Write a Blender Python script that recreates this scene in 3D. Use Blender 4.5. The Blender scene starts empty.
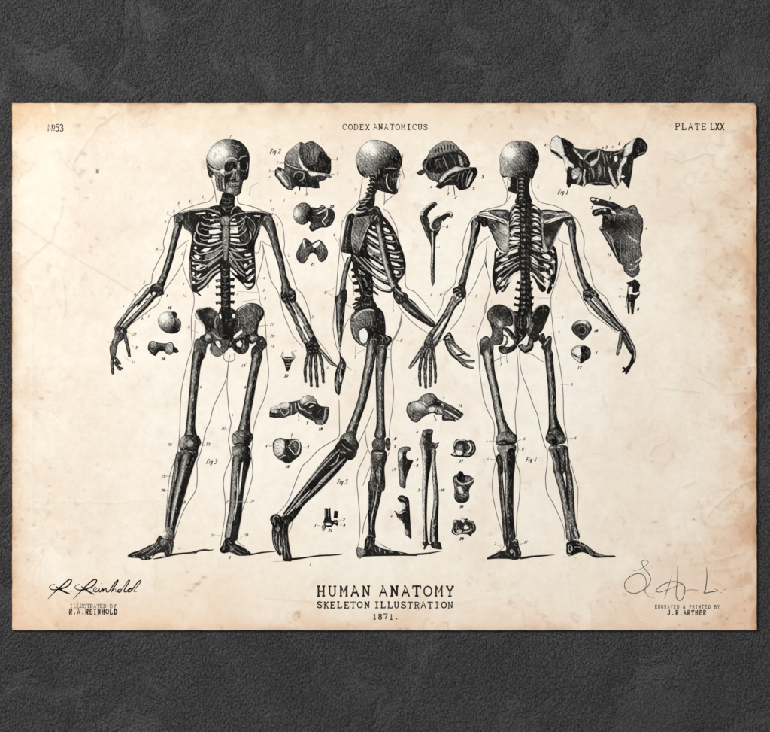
import bpy, math, random
import numpy as np
from mathutils import Vector
from mathutils.geometry import delaunay_2d_cdt

random.seed(7)
SC = bpy.context.scene
COL = SC.collection
S_ = 0.000797            # metres per photograph pixel (the print is about 59 x 42 cm)
CX, CY = 385.0, 366.0    # middle of the view
H0 = 1.5                 # height of the middle of the view above the floor
OX, OY = 384.5, 630.0    # bottom middle of the print
THICK = 0.0026           # board thickness
DZ = 2.5e-6              # one ink layer over the next

def wx(px): return (px - CX) * S_
def wz(py): return H0 + (CY - py) * S_

# ------------------------------------------------------------------ materials
def new_mat(name):
    m = bpy.data.materials.new(name); m.use_nodes = True
    nt = m.node_tree
    for n in list(nt.nodes): nt.nodes.remove(n)
    out = nt.nodes.new('ShaderNodeOutputMaterial')
    b = nt.nodes.new('ShaderNodeBsdfPrincipled')
    nt.links.new(b.outputs[0], out.inputs[0])
    return m, nt, b
def N(nt, t, **kw):
    n = nt.nodes.new(t)
    for k, v in kw.items():
        if k.startswith('i_'): n.inputs[k[2:].replace('_', ' ')].default_value = v
        else: setattr(n, k, v)
    return n
def math_(nt, op, a, b=None, clamp=False):
    n = nt.nodes.new('ShaderNodeMath'); n.operation = op; n.use_clamp = clamp
    for i, v in enumerate((a, b)):
        if v is None: continue
        if isinstance(v, (int, float)): n.inputs[i].default_value = v
        else: nt.links.new(v, n.inputs[i])
    return n.outputs[0]
def mixc(nt, fac, a, b, mode='MIX'):
    n = nt.nodes.new('ShaderNodeMix'); n.data_type = 'RGBA'; n.blend_type = mode
    for i, v in ((0, fac), (6, a), (7, b)):
        if isinstance(v, (int, float)): n.inputs[i].default_value = v
        elif isinstance(v, tuple): n.inputs[i].default_value = v + (1.0,)
        else: nt.links.new(v, n.inputs[i])
    return n.outputs[2]
def px_coords(nt):
    """print coordinates in photograph pixels"""
    g = nt.nodes.new('ShaderNodeNewGeometry')
    m = N(nt, 'ShaderNodeVectorMath', operation='SCALE'); m.inputs[3].default_value = 1.0 / S_
    nt.links.new(g.outputs['Position'], m.inputs[0])
    return m.outputs[0]
def noise(nt, vec, scale, detail=3.0, rough=0.55, dist=0.0):
    n = nt.nodes.new('ShaderNodeTexNoise')
    n.inputs['Scale'].default_value = scale; n.inputs['Detail'].default_value = detail
    n.inputs['Roughness'].default_value = rough; n.inputs['Distortion'].default_value = dist
    nt.links.new(vec, n.inputs['Vector'])
    return n.outputs['Fac']
def ramp(nt, fac, a, b):
    n = nt.nodes.new('ShaderNodeMapRange'); n.clamp = True
    n.inputs[1].default_value = a; n.inputs[2].default_value = b
    nt.links.new(fac, n.inputs[0]); return n.outputs[0]

PAPER = (0.862, 0.838, 0.778)
def make_paper():
    m, nt, b = new_mat('aged_paper')
    at = N(nt, 'ShaderNodeAttribute', attribute_name='aging')
    v = px_coords(nt)
    f1 = noise(nt, v, 0.55, 3, 0.65)            # fibre grain
    f2 = noise(nt, v, 0.11, 4, 0.6)             # cloudy foxing
    c = mixc(nt, ramp(nt, f1, 0.25, 0.75), at.outputs['Color'], (0.95, 0.94, 0.925), 'MULTIPLY')
    k = nt.nodes.new('ShaderNodeMix'); k.data_type = 'RGBA'
    c2 = mixc(nt, math_(nt, 'MULTIPLY', ramp(nt, f2, 0.5, 0.78), 0.55), c, (0.985, 0.95, 0.90), 'MULTIPLY')
    f3 = noise(nt, v, 0.085, 6, 0.72, 0.6)
    c2 = mixc(nt, ramp(nt, f3, 0.30, 0.62), mixc(nt, 1.0, c2, (0.945, 0.92, 0.875), 'MULTIPLY'), c2)
    sp = noise(nt, v, 0.19, 2, 0.5)
    c3 = mixc(nt, math_(nt, 'MULTIPLY', ramp(nt, sp, 0.735, 0.80), 0.30), c2, (0.42, 0.33, 0.25))
    nt.links.new(c3, b.inputs['Base Color'])
    b.inputs['Roughness'].default_value = 0.85
    b.inputs['Specular IOR Level'].default_value = 0.18
    bp = N(nt, 'ShaderNodeBump'); bp.inputs['Strength'].default_value = 0.25; bp.inputs['Distance'].default_value = 0.0003
    nt.links.new(math_(nt, 'ADD', noise(nt, v, 0.09, 5, 0.6, 0.8), math_(nt, 'MULTIPLY', at.outputs['Alpha'], 2.2)), bp.inputs['Height'])
    nt.links.new(bp.outputs[0], b.inputs['Normal'])
    return m
def make_ink():
    """printed engraving ink: the tone attribute sets how much of the paper the engraved lines cover"""
    m, nt, b = new_mat('engraving_ink')
    at = N(nt, 'ShaderNodeAttribute', attribute_name='tone')
    t = at.outputs['Fac']
    v = px_coords(nt)
    n1 = noise(nt, v, 0.62, 2, 0.7)
    n2 = noise(nt, v, 0.20, 3, 0.6)
    w = N(nt, 'ShaderNodeTexWave', wave_type='BANDS', bands_direction='DIAGONAL')
    w.inputs['Scale'].default_value = 0.16; w.inputs['Distortion'].default_value = 2.2
    w.inputs['Detail'].default_value = 2.0; w.inputs['Detail Scale'].default_value = 1.2
    nt.links.new(v, w.inputs['Vector'])
    h = math_(nt, 'ADD', math_(nt, 'MULTIPLY', math_(nt, 'SUBTRACT', n1, 0.5), 0.95),
              math_(nt, 'ADD', math_(nt, 'MULTIPLY', math_(nt, 'SUBTRACT', n2, 0.5), 0.38),
                    math_(nt, 'MULTIPLY', math_(nt, 'SUBTRACT', w.outputs['Fac'], 0.5), 0.12)))
    one = math_(nt, 'SUBTRACT', 1.0, t)
    env = math_(nt, 'POWER', math_(nt, 'MULTIPLY', math_(nt, 'MULTIPLY', t, one), 4.0), 0.55)
    ga = N(nt, 'ShaderNodeAttribute', attribute_name='grain')
    env = math_(nt, 'MULTIPLY', env, ga.outputs['Fac'])
    tt = math_(nt, 'ADD', t, math_(nt, 'MULTIPLY', h, env), clamp=True)
    inv = math_(nt, 'POWER', math_(nt, 'SUBTRACT', 1.0, tt), 1.9)
    pap = mixc(nt, ramp(nt, n1, 0.25, 0.75), PAPER, (0.95, 0.94, 0.925), 'MULTIPLY')
    ink = mixc(nt, ramp(nt, noise(nt, v, 0.028, 4, 0.6), 0.40, 0.72), (0.0045, 0.0042, 0.0037), (0.019, 0.0172, 0.0148))      # thinner inking in places
    c = mixc(nt, inv, ink, pap)
    nt.links.new(c, b.inputs['Base Color'])
    b.inputs['Roughness'].default_value = 0.9
    b.inputs['Specular IOR Level'].default_value = 0.03
    return m
M_PAPER = make_paper(); M_INK = make_ink()

def make_wall():
    m, nt, b = new_mat('dark_plaster')
    v = px_coords(nt)
    big = noise(nt, v, 0.016, 3, 0.55, 0.6)
    patch = ramp(nt, noise(nt, v, 0.0135, 5, 0.66, 0.6), 0.42, 0.56)      # trowelled smooth patches against rough ones
    c = mixc(nt, ramp(nt, big, 0.3, 0.7), (0.060, 0.0586, 0.0618), (0.096, 0.0938, 0.0985))
    f = noise(nt, v, 0.42, 3, 0.7)
    c = mixc(nt, ramp(nt, f, 0.38, 0.53), (0.028, 0.0266, 0.0292), c)
    c = mixc(nt, patch, mixc(nt, 1.0, c, (0.54, 0.53, 0.55), 'MULTIPLY'), c)
    nt.links.new(c, b.inputs['Base Color'])
    b.inputs['Roughness'].default_value = 0.55
    b.inputs['Specular IOR Level'].default_value = 0.35
    vs = N(nt, 'ShaderNodeMapping'); vs.inputs['Scale'].default_value = (1.25, 1.0, 0.85); vs.inputs['Rotation'].default_value = (0, 0.5, 0)
    nt.links.new(v, vs.inputs['Vector'])
    g1 = noise(nt, vs.outputs[0], 0.36, 2, 0.62, 0.4)
    g2 = noise(nt, v, 0.80, 2, 0.6, 0.2)
    g3 = noise(nt, v, 0.03, 2, 0.5)
    g1 = math_(nt, 'ADD', ramp(nt, g1, 0.38, 0.62), math_(nt, 'MULTIPLY', math_(nt, 'ABSOLUTE', math_(nt, 'SUBTRACT', noise(nt, vs.outputs[0], 0.24, 3, 0.65, 0.3), 0.5)), 2.2))
    hh = math_(nt, 'ADD', math_(nt, 'MULTIPLY', math_(nt, 'ADD', math_(nt, 'MULTIPLY', g1, 0.42), math_(nt, 'MULTIPLY', g2, 0.42)),
                                math_(nt, 'ADD', math_(nt, 'MULTIPLY', patch, 0.86), 0.14)),
               math_(nt, 'MULTIPLY', g3, 0.4))
    bp = N(nt, 'ShaderNodeBump'); bp.inputs['Strength'].default_value = 1.0; bp.inputs['Distance'].default_value = 0.0068
    nt.links.new(hh, bp.inputs['Height']); nt.links.new(bp.outputs[0], b.inputs['Normal'])
    return m

# ------------------------------------------------------------------ drawing kit: flat ink shapes lying on the paper
TO = [0.0, 0.0, 0.1]
def T(ox, oy, s=10.0): TO[:] = [ox, oy, 1.0 / s]
def pts(s):
    """'x,y x,y ...' in the current tracing tile -> print coordinates"""
    if not isinstance(s, str): return [(float(a), float(b)) for a, b in s]
    return [(TO[0] + float(a) * TO[2], TO[1] + float(b) * TO[2]) for a, b in (q.split(',') for q in s.split())]
def catmull(p, closed, step=1.3):
    n = len(p)
    if n < 3: 
        out = []
        for i in range(n - 1):
            L = math.dist(p[i], p[i + 1]); k = max(1, int(L / step))
            out += [tuple(p[i][d] + (p[i + 1][d] - p[i][d]) * j / k for d in range(len(p[i]))) for j in range(k)]
        return out + [p[-1]]
    out = []
    for i in range(n if closed else n - 1):
        g = (lambda j: p[j % n]) if closed else (lambda j: p[max(0, min(n - 1, j))])
        a, b, c, d = g(i - 1), g(i), g(i + 1), g(i + 2)
        L = math.dist(b[:2], c[:2]); k = max(1, int(math.ceil(L / step)))
        for j in range(k):
            t = j / k; t2 = t * t; t3 = t2 * t
            out.append(tuple(0.5 * (2 * b[e] + (c[e] - a[e]) * t + (2 * a[e] - 5 * b[e] + 4 * c[e] - d[e]) * t2
                                    + (3 * b[e] - a[e] - 3 * c[e] + d[e]) * t3) for e in range(len(b))))
    if not closed: out.append(tuple(p[-1]))
    return out

HM = np.zeros((760, 800))        # how many ink layers lie on each pixel of the print already
GRAIN = [1.0]
class Art:
    def __init__(self, owner=None): self.owner = owner; self.v = []; self.f = []; self.t = []; self.g = []
    def add(self, vs, fs, ts):
        """one ink shape: it lies one layer above whatever it overlaps"""
        o = len(self.v)
        P = np.array(vs); xi = np.clip(P[:, 0].astype(int), 1, 797); yi = np.clip(P[:, 1].astype(int), 1, 757)
        bx = []
        for f in fs:
            k = list(f); bx.append((yi[k].min(), yi[k].max() + 1, xi[k].min(), xi[k].max() + 1))
        top = max((HM[a:b, c:d].max() for a, b, c, d in bx), default=0) + 1
        for a, b, c, d in bx: HM[a:b, c:d] = top
        z = top * DZ
        self.v += [(x, y, z) for x, y in vs]; self.t += list(ts); self.g += [GRAIN[0]] * len(vs)
        self.f += [tuple(i + o for i in f) for f in fs]
CUR = [None]

def F(s, tone=0.9, gx=0.0, gy=0.0, edge=0.0, ew=1.0, sp=(), sm=1, jit=0.0, hd=1.15):
    """filled shape; gx, gy tone gradient; edge = extra tone along the outline; sp = soft spots (x, y, r, dt)"""
    p = pts(s)
    if sm: p = catmull(p, True, 1.6)
    if jit: p = [(x + random.uniform(-jit, jit), y + random.uniform(-jit, jit)) for x, y in p]
    # drop near doubles
    q = []
    for a in p:
        if not q or math.dist(a, q[-1]) > 0.05: q.append(a)
    if math.dist(q[0], q[-1]) < 0.05: q.pop()
    P = np.array(q); n = len(q)
    x0, y0 = P.min(0); x1, y1 = P.max(0)
    if not (gx or gy or edge or sp) and tone > .84 and (x1 - x0) * (y1 - y0) > 45: gx = .002
    flat = not (gx or gy or edge or sp)
    A = P; B = np.roll(P, -1, 0)
    def dist(Q):
        d = B - A; L = (d * d).sum(1) + 1e-9
        tt = np.clip(((Q[:, None, :] - A[None]) * d[None]).sum(2) / L[None], 0, 1)
        c = A[None] + tt[..., None] * d[None]
        return np.sqrt(((Q[:, None, :] - c) ** 2).sum(2)).min(1)
    verts = [Vector(a) for a in q]
    if not flat:
        st = max(0.8, min(1.5, max(x1 - x0, y1 - y0) / 10))
        gxs, gys = np.meshgrid(np.arange(x0 + st * .5, x1, st), np.arange(y0 + st * .5, y1, st))
        Q = np.stack([gxs.ravel(), gys.ravel()], 1)
        ins = np.zeros(len(Q), bool)
        for i in range(n):
            a, b = A[i], B[i]
            c = ((a[1] > Q[:, 1]) != (b[1] > Q[:, 1]))
            with np.errstate(divide='ignore', invalid='ignore'):
                xi = (b[0] - a[0]) * (Q[:, 1] - a[1]) / (b[1] - a[1]) + a[0]
            ins ^= c & (Q[:, 0] < xi)
        Q = Q[ins]
        if len(Q):
            Q = Q[dist(Q) > 0.4]
            verts += [Vector((float(a), float(b))) for a, b in Q]
    ov, oe, of, _, _, _ = delaunay_2d_cdt(verts, [(i, (i + 1) % n) for i in range(n)], [], 1, 1e-5)
    if not len(ov): return
    V = np.array([(a[0], a[1]) for a in ov])
    t = np.full(len(V), float(tone))
    if gx: t += gx * (V[:, 0] - (x0 + x1) / 2) / max(0.1, (x1 - x0) / 2)
    if gy: t += gy * (V[:, 1] - (y0 + y1) / 2) / max(0.1, (y1 - y0) / 2)
    for (sx, sy, r, dt) in sp:
        cx, cy = TO[0] + sx * TO[2], TO[1] + sy * TO[2]
        t += dt * np.exp(-((V[:, 0] - cx) ** 2 + (V[:, 1] - cy) ** 2) / (r * TO[2]) ** 2)
    if edge: t += edge * np.clip(1 - dist(V) / ew, 0, 1)
    CUR[0].add([tuple(a) for a in V], [tuple(f) for f in of], np.clip(t, 0.03, 0.985))
    if not flat and len(Q) > 14:
        ti = np.full(len(Q), float(tone))
        if gx: ti += gx * (Q[:, 0] - (x0 + x1) / 2) / max(0.1, (x1 - x0) / 2)
        if gy: ti += gy * (Q[:, 1] - (y0 + y1) / 2) / max(0.1, (y1 - y0) / 2)
        for (sx, sy, r, dt) in sp:
            cx, cy = TO[0] + sx * TO[2], TO[1] + sy * TO[2]
            ti += dt * np.exp(-((Q[:, 0] - cx) ** 2 + (Q[:, 1] - cy) ** 2) / (r * TO[2]) ** 2)
        dq = dist(Q)
        area = len(Q) * st * st
        for _ in range(int(area * 0.16)):
            i = random.randrange(len(Q)); burin(Q[i], hd + random.gauss(0, .28), min(random.uniform(1.6, 4.6), dq[i] * 2.2), float(ti[i]))

def burin(p, ang, L, t):
    """one short engraver's cut, darker or lighter than the tone around it"""
    if L < 0.9: return
    if t > .9:
        if random.random() > .5: return
        k = random.uniform(.55, .80)
    elif t < .22:
        if random.random() > .35: return
        k = random.uniform(.35, .6)
    else: k = min(.97, t + random.uniform(.15, .38)) if random.random() < .55 else max(.06, t - random.uniform(.15, .40))
    dx, dy = math.cos(ang) * L / 2, math.sin(ang) * L / 2; bow = random.uniform(-.12, .12) * L
    w = random.uniform(.38, .66)
    ln = math.hypot(dx, dy); nx, ny = -dy / ln, dx / ln
    a = (p[0] - dx, p[1] - dy); b = (p[0] + nx * bow, p[1] + ny * bow); c = (p[0] + dx, p[1] + dy)
    vs = [a, (b[0] + nx * w / 2, b[1] + ny * w / 2), (b[0] - nx * w / 2, b[1] - ny * w / 2), c]
    g = GRAIN[0]; GRAIN[0] = .4
    CUR[0].add(vs, [(0, 1, 2), (1, 3, 2)], [k] * 4)
    GRAIN[0] = g

def W(s, tone=0.05):
    F(s, tone, sm=0 if len(s.split()) <= 7 else 1)

def S(s, w=9, tone=0.5, taper=0.35, sm=1, prof=None, lit=None, fade=0.0):
    """stroke: w one width or a list (tile units); prof = tones across, lit side first"""
    p = pts(s)
    k = TO[2] if isinstance(s, str) else 1.0
    ws = [float(a) * k for a in w] if isinstance(w, (list, tuple)) else None
    if ws: p = [(a[0], a[1], ws[min(i, len(ws) - 1)]) for i, a in enumerate(p)]
    else:
        p = [(a[0], a[1], w * k) for a in p]
    c = catmull(p, False, 1.3) if sm else p
    n = len(c)
    if n < 2: return
    prof = prof or [tone, tone]
    m = len(prof)
    # screen-consistent side: profile starts at the upper left side
    dx, dy = c[-1][0] - c[0][0], c[-1][1] - c[0][1]
    lx, ly = lit or (-0.9, -0.45)
    sgn = 1.0 if (dy * lx - dx * ly) > 0 else -1.0
    vs = []; ts = []
    for i in range(n):
        a = c[max(0, i - 1)]; b = c[min(n - 1, i + 1)]
        tx, ty = b[0] - a[0], b[1] - a[1]; L = math.hypot(tx, ty) or 1.0
        nx, ny = sgn * ty / L, -sgn * tx / L
        e = 1.0
        if ws is None and taper < 1:
            u = min(i, n - 1 - i) / max(1.0, (n - 1) * 0.25)
            e = taper + (1 - taper) * min(1.0, u)
        fd = 0.0
        if m > 2:                                  # rounded, darker bone ends
            d = min(math.dist(c[i][:2], c[0][:2]), math.dist(c[i][:2], c[-1][:2]))
            hw = max(0.3, c[i][2] / 2)
            if d < hw: e *= max(0.35, math.sqrt(max(0.0, 1 - (1 - d / hw) ** 2)))
            fd = fade * max(0.0, 1 - d / 4.0)
        for j in range(m):
            o = (0.5 - j / (m - 1)) * c[i][2] * e
            vs.append((c[i][0] + nx * o, c[i][1] + ny * o)); ts.append(prof[j] * (1 - fd) + 0.86 * fd)
    fs = []
    for i in range(n - 1):
        for j in range(m - 1):
            a = i * m + j
            fs.append((a, a + 1, a + m + 1, a + m))
    CUR[0].add(vs, fs, ts)
    if m >= 5 and ws and sum(ws) / len(ws) > 3.4:
        for _ in range(int(n * 1.3 * sum(ws) / len(ws) * 0.17)):
            i = random.randrange(1, n - 1) if n > 2 else 0
            u = random.uniform(.1, .9); j = u * (m - 1); j0 = int(j)
            a, b = vs[i * m + j0], vs[i * m + min(m - 1, j0 + 1)]
            f = j - j0; p = (a[0] + (b[0] - a[0]) * f, a[1] + (b[1] - a[1]) * f)
            q0, q1 = c[max(0, i - 1)], c[min(n - 1, i + 1)]
            burin(p, math.atan2(q1[1] - q0[1], q1[0] - q0[0]) + random.gauss(0, .10), random.uniform(2.0, 6.0), ts[i * m + j0])

BONE = [0.97, 0.84, 0.42, 0.46, 0.85, 0.97, 0.98, 0.98]      # outline, lit flank, engraved shade
DARKBONE = [0.97, 0.75, 0.42, 0.55, 0.85, 0.97, 0.97, 0.98]
PALEBONE = [0.97, 0.80, 0.40, 0.22, 0.40, 0.85, 0.97, 0.98]
def B(s, w, prof=BONE, lit=None):
    GRAIN[0] = 0.6
    S(s, w, prof=prof, lit=lit, fade=0.85)
    GRAIN[0] = 1.0
def RIB(s, w=15, tone=0.38, lit=(-0.3, -0.95)):
    """a rib or thin bar: dark outlines, light middle"""
    S(s, w * 1.45, prof=[0.96, tone, max(0.05, tone - 0.15), tone + 0.1, 0.96, 0.97], lit=lit, taper=0.8)
def LN(s, tone=0.55, w=0.95):
    """thin engraved contour line, constant width in print pixels"""
    GRAIN[0] = 0.22
    S(s, w / TO[2] if isinstance(s, str) else w, tone, taper=0.7)
    GRAIN[0] = 1.0
def finger(s, w, tone=0.93):
    p = pts(s); c = catmull(p, False, 1.3); n = len(c); k = TO[2]
    out = []; 
    for i, a in enumerate(c):
        u = i / (n - 1)
        out.append(w * k * (0.78 + 0.26 * abs(math.cos(u * math.pi * 3.0)) - 0.22 * u))
    S(c, out, prof=[0.97, tone - 0.10, tone - 0.26, tone, 0.98], sm=0, fade=.5)
    for u in (0.3, 0.62):
        a = c[int(u * (n - 1))]; r = w * k * .22
        F([(a[0] - r * 1.3, a[1]), (a[0], a[1] - r * .8), (a[0] + r, a[1]), (a[0], a[1] + r * .8)], random.uniform(.38, .6))
def chips(cs, w, h, tone=0.4):
    """small worn light or dark flecks, no two alike"""
    for (x, y) in cs:
        x += random.uniform(-.5, .5) * w; y += random.uniform(-.5, .5) * h; n = random.choice((5, 6, 7)); a0 = random.uniform(0, 6.28)
        q = []
        for i in range(n):
            r = random.uniform(.45, 1.25); a = a0 + 6.283 * i / n
            q.append(f"{x + w * r * math.cos(a):.2f},{y + h * r * math.sin(a):.2f}")
        F(' '.join(q), min(.97, tone + random.uniform(-.05, .15)))

POSTER = bpy.data.objects.new('anatomy_poster', None)
POSTER.empty_display_size = 0.05
POSTER.location = (wx(OX), 0.0, wz(OY))
COL.objects.link(POSTER)
POSTER['label'] = 'aged parchment-coloured poster of three engraved skeletons mounted on a dark plaster wall'
POSTER['category'] = 'poster'

def link_mesh(name, me, parent, label=None, origin=None):
    o = bpy.data.objects.new(name, me); COL.objects.link(o)
    if parent is not None: o.parent = parent
    if label: o['label'] = label
    return o
WORLD_OFF = {}
class part:
    """with part('skull', parent): ink calls -> one mesh object of the print"""
    def __init__(self, name, parent=None, label=None, z=None):
        self.n, self.p, self.l, self.z = name, parent or POSTER, label, z; self.later = []
    def __enter__(self):
        self.prev = CUR[0]; CUR[0] = Art(self); return self
    def __exit__(self, *a):
        A = CUR[0]; CUR[0] = self.prev
        v = np.array(A.v)
        cx = (v[:, 0].min() + v[:, 0].max()) / 2; cy = v[:, 1].max()
        me = bpy.data.meshes.new(self.n)
        loc = Vector((wx(cx), -THICK - 0.00003, wz(cy)))
        # wind every face towards the viewer (-Y)
        fs = []
        for f in A.f:
            a, b, c = v[f[0]], v[f[1]], v[f[2]]
            cr = (b[0] - a[0]) * (c[1] - a[1]) - (b[1] - a[1]) * (c[0] - a[0])
            fs.append(f if cr < 0 else f[::-1])
        me.from_pydata([((x - cx) * S_, -z, (cy - y) * S_) for x, y, z in A.v], [], fs)
        at = me.attributes.new('tone', 'FLOAT', 'POINT'); at.data.foreach_set('value', np.array(A.t, dtype=np.float32))
        at = me.attributes.new('grain', 'FLOAT', 'POINT'); at.data.foreach_set('value', np.array(A.g, dtype=np.float32))
        me.materials.append(M_INK); me.update()
        o = link_mesh(self.n, me, self.p, self.l)
        WORLD_OFF[o.name] = loc
        pl = WORLD_OFF.get(self.p.name, Vector(POSTER.location))
        o.location = loc - pl
        self.o = o; self.top = 0
        if self.n == 'leader_lines': o['kind'] = 'stuff'
        for name, ink in self.later:
            with part(name, o if self.p is POSTER else self.p): ink()
# ------------------------------------------------------------------ slab (typewriter) lettering, strokes on a 4 x 6 grid
GL = {
'A': ["0,0 .7,0 .35,0 2,6 3.65,0 3.3,0 4,0", "1,2.1 3,2.1", "1.2,6 2,6"], 
'B': ["0,0 2.4,0 3.6,.5 3.8,1.6 3.4,2.8 2.4,3.1 .8,3.1", "2.2,3.1 3.2,3.5 3.5,4.5 3.2,5.6 2.2,6 0,6", ".8,0 .8,6"],
'C': ["3.6,4.2 3.6,6 3.5,5.2 2.7,6 1.6,6 .6,5.2 .2,3.5 .2,2.3 .7,.7 1.7,0 2.7,0 3.7,1"],
'D': ["0,0 2.1,0 3.3,.7 3.8,2.2 3.8,3.8 3.3,5.3 2.1,6 0,6", ".8,0 .8,6"],
'E': ["0,0 3.6,0 3.6,1.5", "0,6 3.5,6 3.5,4.6", ".8,0 .8,6", ".8,3.1 2.4,3.1", "2.4,2.4 2.4,3.8"],
'F': ["0,0 1.9,0", "0,6 3.6,6 3.6,4.5", ".9,0 .9,6", ".9,3.1 2.5,3.1", "2.5,2.4 2.5,3.8"],
'G': ["3.5,4.3 3.5,6 3.4,5.2 2.6,6 1.6,6 .6,5.2 .2,3.5 .2,2.3 .7,.7 1.7,0 2.7,0 3.5,.7 3.5,2.5", "2.4,2.5 4,2.5"],
'H': ["0,0 1.5,0", "2.5,0 4,0", "0,6 1.5,6", "2.5,6 4,6", ".75,0 .75,6", "3.25,0 3.25,6", ".75,3 3.25,3"],
'I': [".7,0 3.3,0", ".7,6 3.3,6", "2,0 2,6"],
'J': ["1.8,6 3.9,6", "3,6 3,1.4 2.4,.2 1.3,0 .4,.7 .3,2"],
'K': ["0,0 1.6,0", "0,6 1.6,6", ".8,0 .8,6", ".8,2.4 3.2,6", "2.5,6 4,6", "1.7,3.5 3.3,0", "2.6,0 4,0"],
'L': ["0,0 3.6,0 3.6,1.8", "0,6 1.9,6", ".9,0 .9,6"],
'M': ["0,0 1.2,0", "2.8,0 4,0", "0,6 .7,6 2,2.2 3.3,6 4,6", ".6,0 .6,6", "3.4,0 3.4,6"],
'N': ["0,0 1.5,0", "0,6 .9,6 3.2,0", "2.5,6 4,6", ".75,0 .75,6", "3.25,0 3.25,6"],
'O': ["2,0 .9,.5 .2,2 .2,4 .9,5.5 2,6 3.1,5.5 3.8,4 3.8,2 3.1,.5 2,0"],
'P': ["0,0 1.9,0", "0,6 2.6,6 3.5,5.5 3.7,4.3 3.3,3.2 2.4,2.7 .9,2.7", ".9,0 .9,6"],
'R': ["0,0 1.7,0", "0,6 2.4,6 3.4,5.6 3.6,4.5 3.2,3.4 2.2,3 .8,3", ".8,0 .8,6", "2.1,3 3.3,0 4,0"],
'S': ["3.4,4.4 3.4,6 3.3,5.2 2.5,6 1.4,6 .5,5.3 .5,4.1 1.2,3.4 2.7,2.8 3.6,2 3.6,.9 2.7,0 1.5,0 .5,.9", ".4,1.8 .4,0"],
'T': ["1.1,0 2.9,0", "2,0 2,6", ".1,4.4 .1,6 3.9,6 3.9,4.4"],
'U': ["0,6 1.5,6", "2.5,6 4,6", ".7,6 .7,1.5 1.3,.3 2,0 2.7,.3 3.3,1.5 3.3,6"],
'V': ["0,6 1.3,6", "2.7,6 4,6", ".5,6 2,0 3.5,6"],
'X': ["0,0 1.3,0", "2.7,0 4,0", "0,6 1.3,6", "2.7,6 4,6", ".6,0 3.4,6", "3.4,0 .6,6"],
'Y': ["1.1,0 2.9,0", "2,0 2,2.7 .5,6", "2,2.7 3.5,6", "0,6 1.3,6", "2.7,6 4,6"],
'Z': [".3,4.6 .3,6 3.6,6 .2,0 3.7,0 3.7,1.5"],
'&': ["3.9,0 1.1,4.2 1.2,5.6 2,6 2.7,5.5 2.6,4.5 .6,2.4 .4,1 1.2,0 2.2,.2 3.5,2.6"],
'.': ["1.7,.05 2.3,.05 2.3,.5 1.7,.5 1.7,.05"],
'1': [".8,0 3.2,0", "2,0 2,6 .8,5"],
'2': [".4,4.6 .9,5.7 2,6 3.2,5.5 3.5,4.4 2.8,3 .4,0 3.7,0"],
'3': [".5,5 1.2,5.9 2.4,6 3.3,5.3 3.3,4 2.4,3.2 1.6,3.2 2.6,3.1 3.6,2.3 3.6,1 2.7,.1 1.4,0 .4,.8"],
'4': ["2.9,0 2.9,6 .2,1.7 3.9,1.7"],
'5': ["3.4,6 .9,6 .7,3.3 1.8,3.8 3,3.5 3.7,2.3 3.3,.7 2.2,0 1,.1 .3,.9"],
'6': ["3.3,5.4 2.4,6 1.2,5.4 .5,3.6 .5,1.6 1.2,.2 2.3,0 3.4,.7 3.6,2 3,3.2 1.9,3.5 .7,2.6"],
'7': [".3,4.8 .3,6 3.7,6 2.3,3 1.8,0"],
'8': ["2,3.2 .8,4 .8,5.3 2,6 3.2,5.3 3.2,4 2,3.2 .6,2.2 .5,.9 1.3,0 2.7,0 3.5,.9 3.4,2.2 2,3.2"],
'9': ["3.4,3.4 2.2,2.5 .9,2.9 .4,4.2 .9,5.6 2,6 3.1,5.5 3.5,4 3.2,1.8 2.3,.3 1,0"],
'0': ["2,0 .9,.6 .4,2.2 .4,3.9 .9,5.4 2,6 3.1,5.4 3.6,3.9 3.6,2.2 3.1,.6 2,0"],
'g': ["3.2,3.5 3.2,-.5 2.6,-1.6 1.4,-1.7 .6,-1", "3.2,2.8 2.2,3.7 1,3.2 .5,1.8 1,.4 2.1,0 3.2,.9"],
'i': ["1.9,3.6 1.9,0", "1.9,5 1.9,5.5"],
'o': ["1.6,2.4 .5,3 .3,4.4 1,5.7 2.2,5.7 2.9,4.4 2.6,3 1.6,2.4", ".4,1 2.8,1"],
}
SANS = {'N': ["0,0 0,6 3,0 3,6"], '5': GL['5'], '3': GL['3'], 'o': GL['o']}
def glyphs(text, x0, x1, base, h, w=0.9, tone=0.93, font=GL, slant=0.0, ratio=0.66, wobble=0.0, sm=0):
    """letters spread evenly from x0 to x1, print pixels"""
    n = len(text); step = (x1 - x0) / max(1, n)
    gw = min(h * ratio, step * 0.92)
    for i, ch in enumerate(text):
        if ch == ' ': continue
        ox = x0 + step * i + (step - gw) / 2 + random.uniform(-wobble, wobble); oy = base + random.uniform(-wobble, wobble)
        lt = tone - random.uniform(0, .10); lw = w * random.uniform(.86, 1.16)        # uneven pressure of the type
        for st in font.get(ch) or font[ch.upper()]:
            q = [tuple(map(float, a.split(','))) for a in st.split()]
            S([(ox + a / 4 * gw + slant * b / 6 * h, oy - b / 6 * h) for a, b in q], lw, lt, taper=1.0, sm=sm)
TAGS = [0]
def tag_no(marks, w=0.55, tone=0.66):
    """tiny italic reference figures: (x, y, digits); each one a part of its drawing"""
    for x, y, d in marks:
        h = 2.5
        TAGS[0] += 1
        def ink(x=x, y=y, d=d, h=h):
            GRAIN[0] = 0.5
            glyphs(d, x - 1.0 * len(d), x + 1.0 * len(d), y + h / 2, h, w, tone, slant=0.35, ratio=0.7)
            GRAIN[0] = 1.0
        if TAGS[0] <= 96:
            OWN = CUR[0].owner
            OWN.later.append(('reference_mark', ink))
        else: ink()

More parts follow.
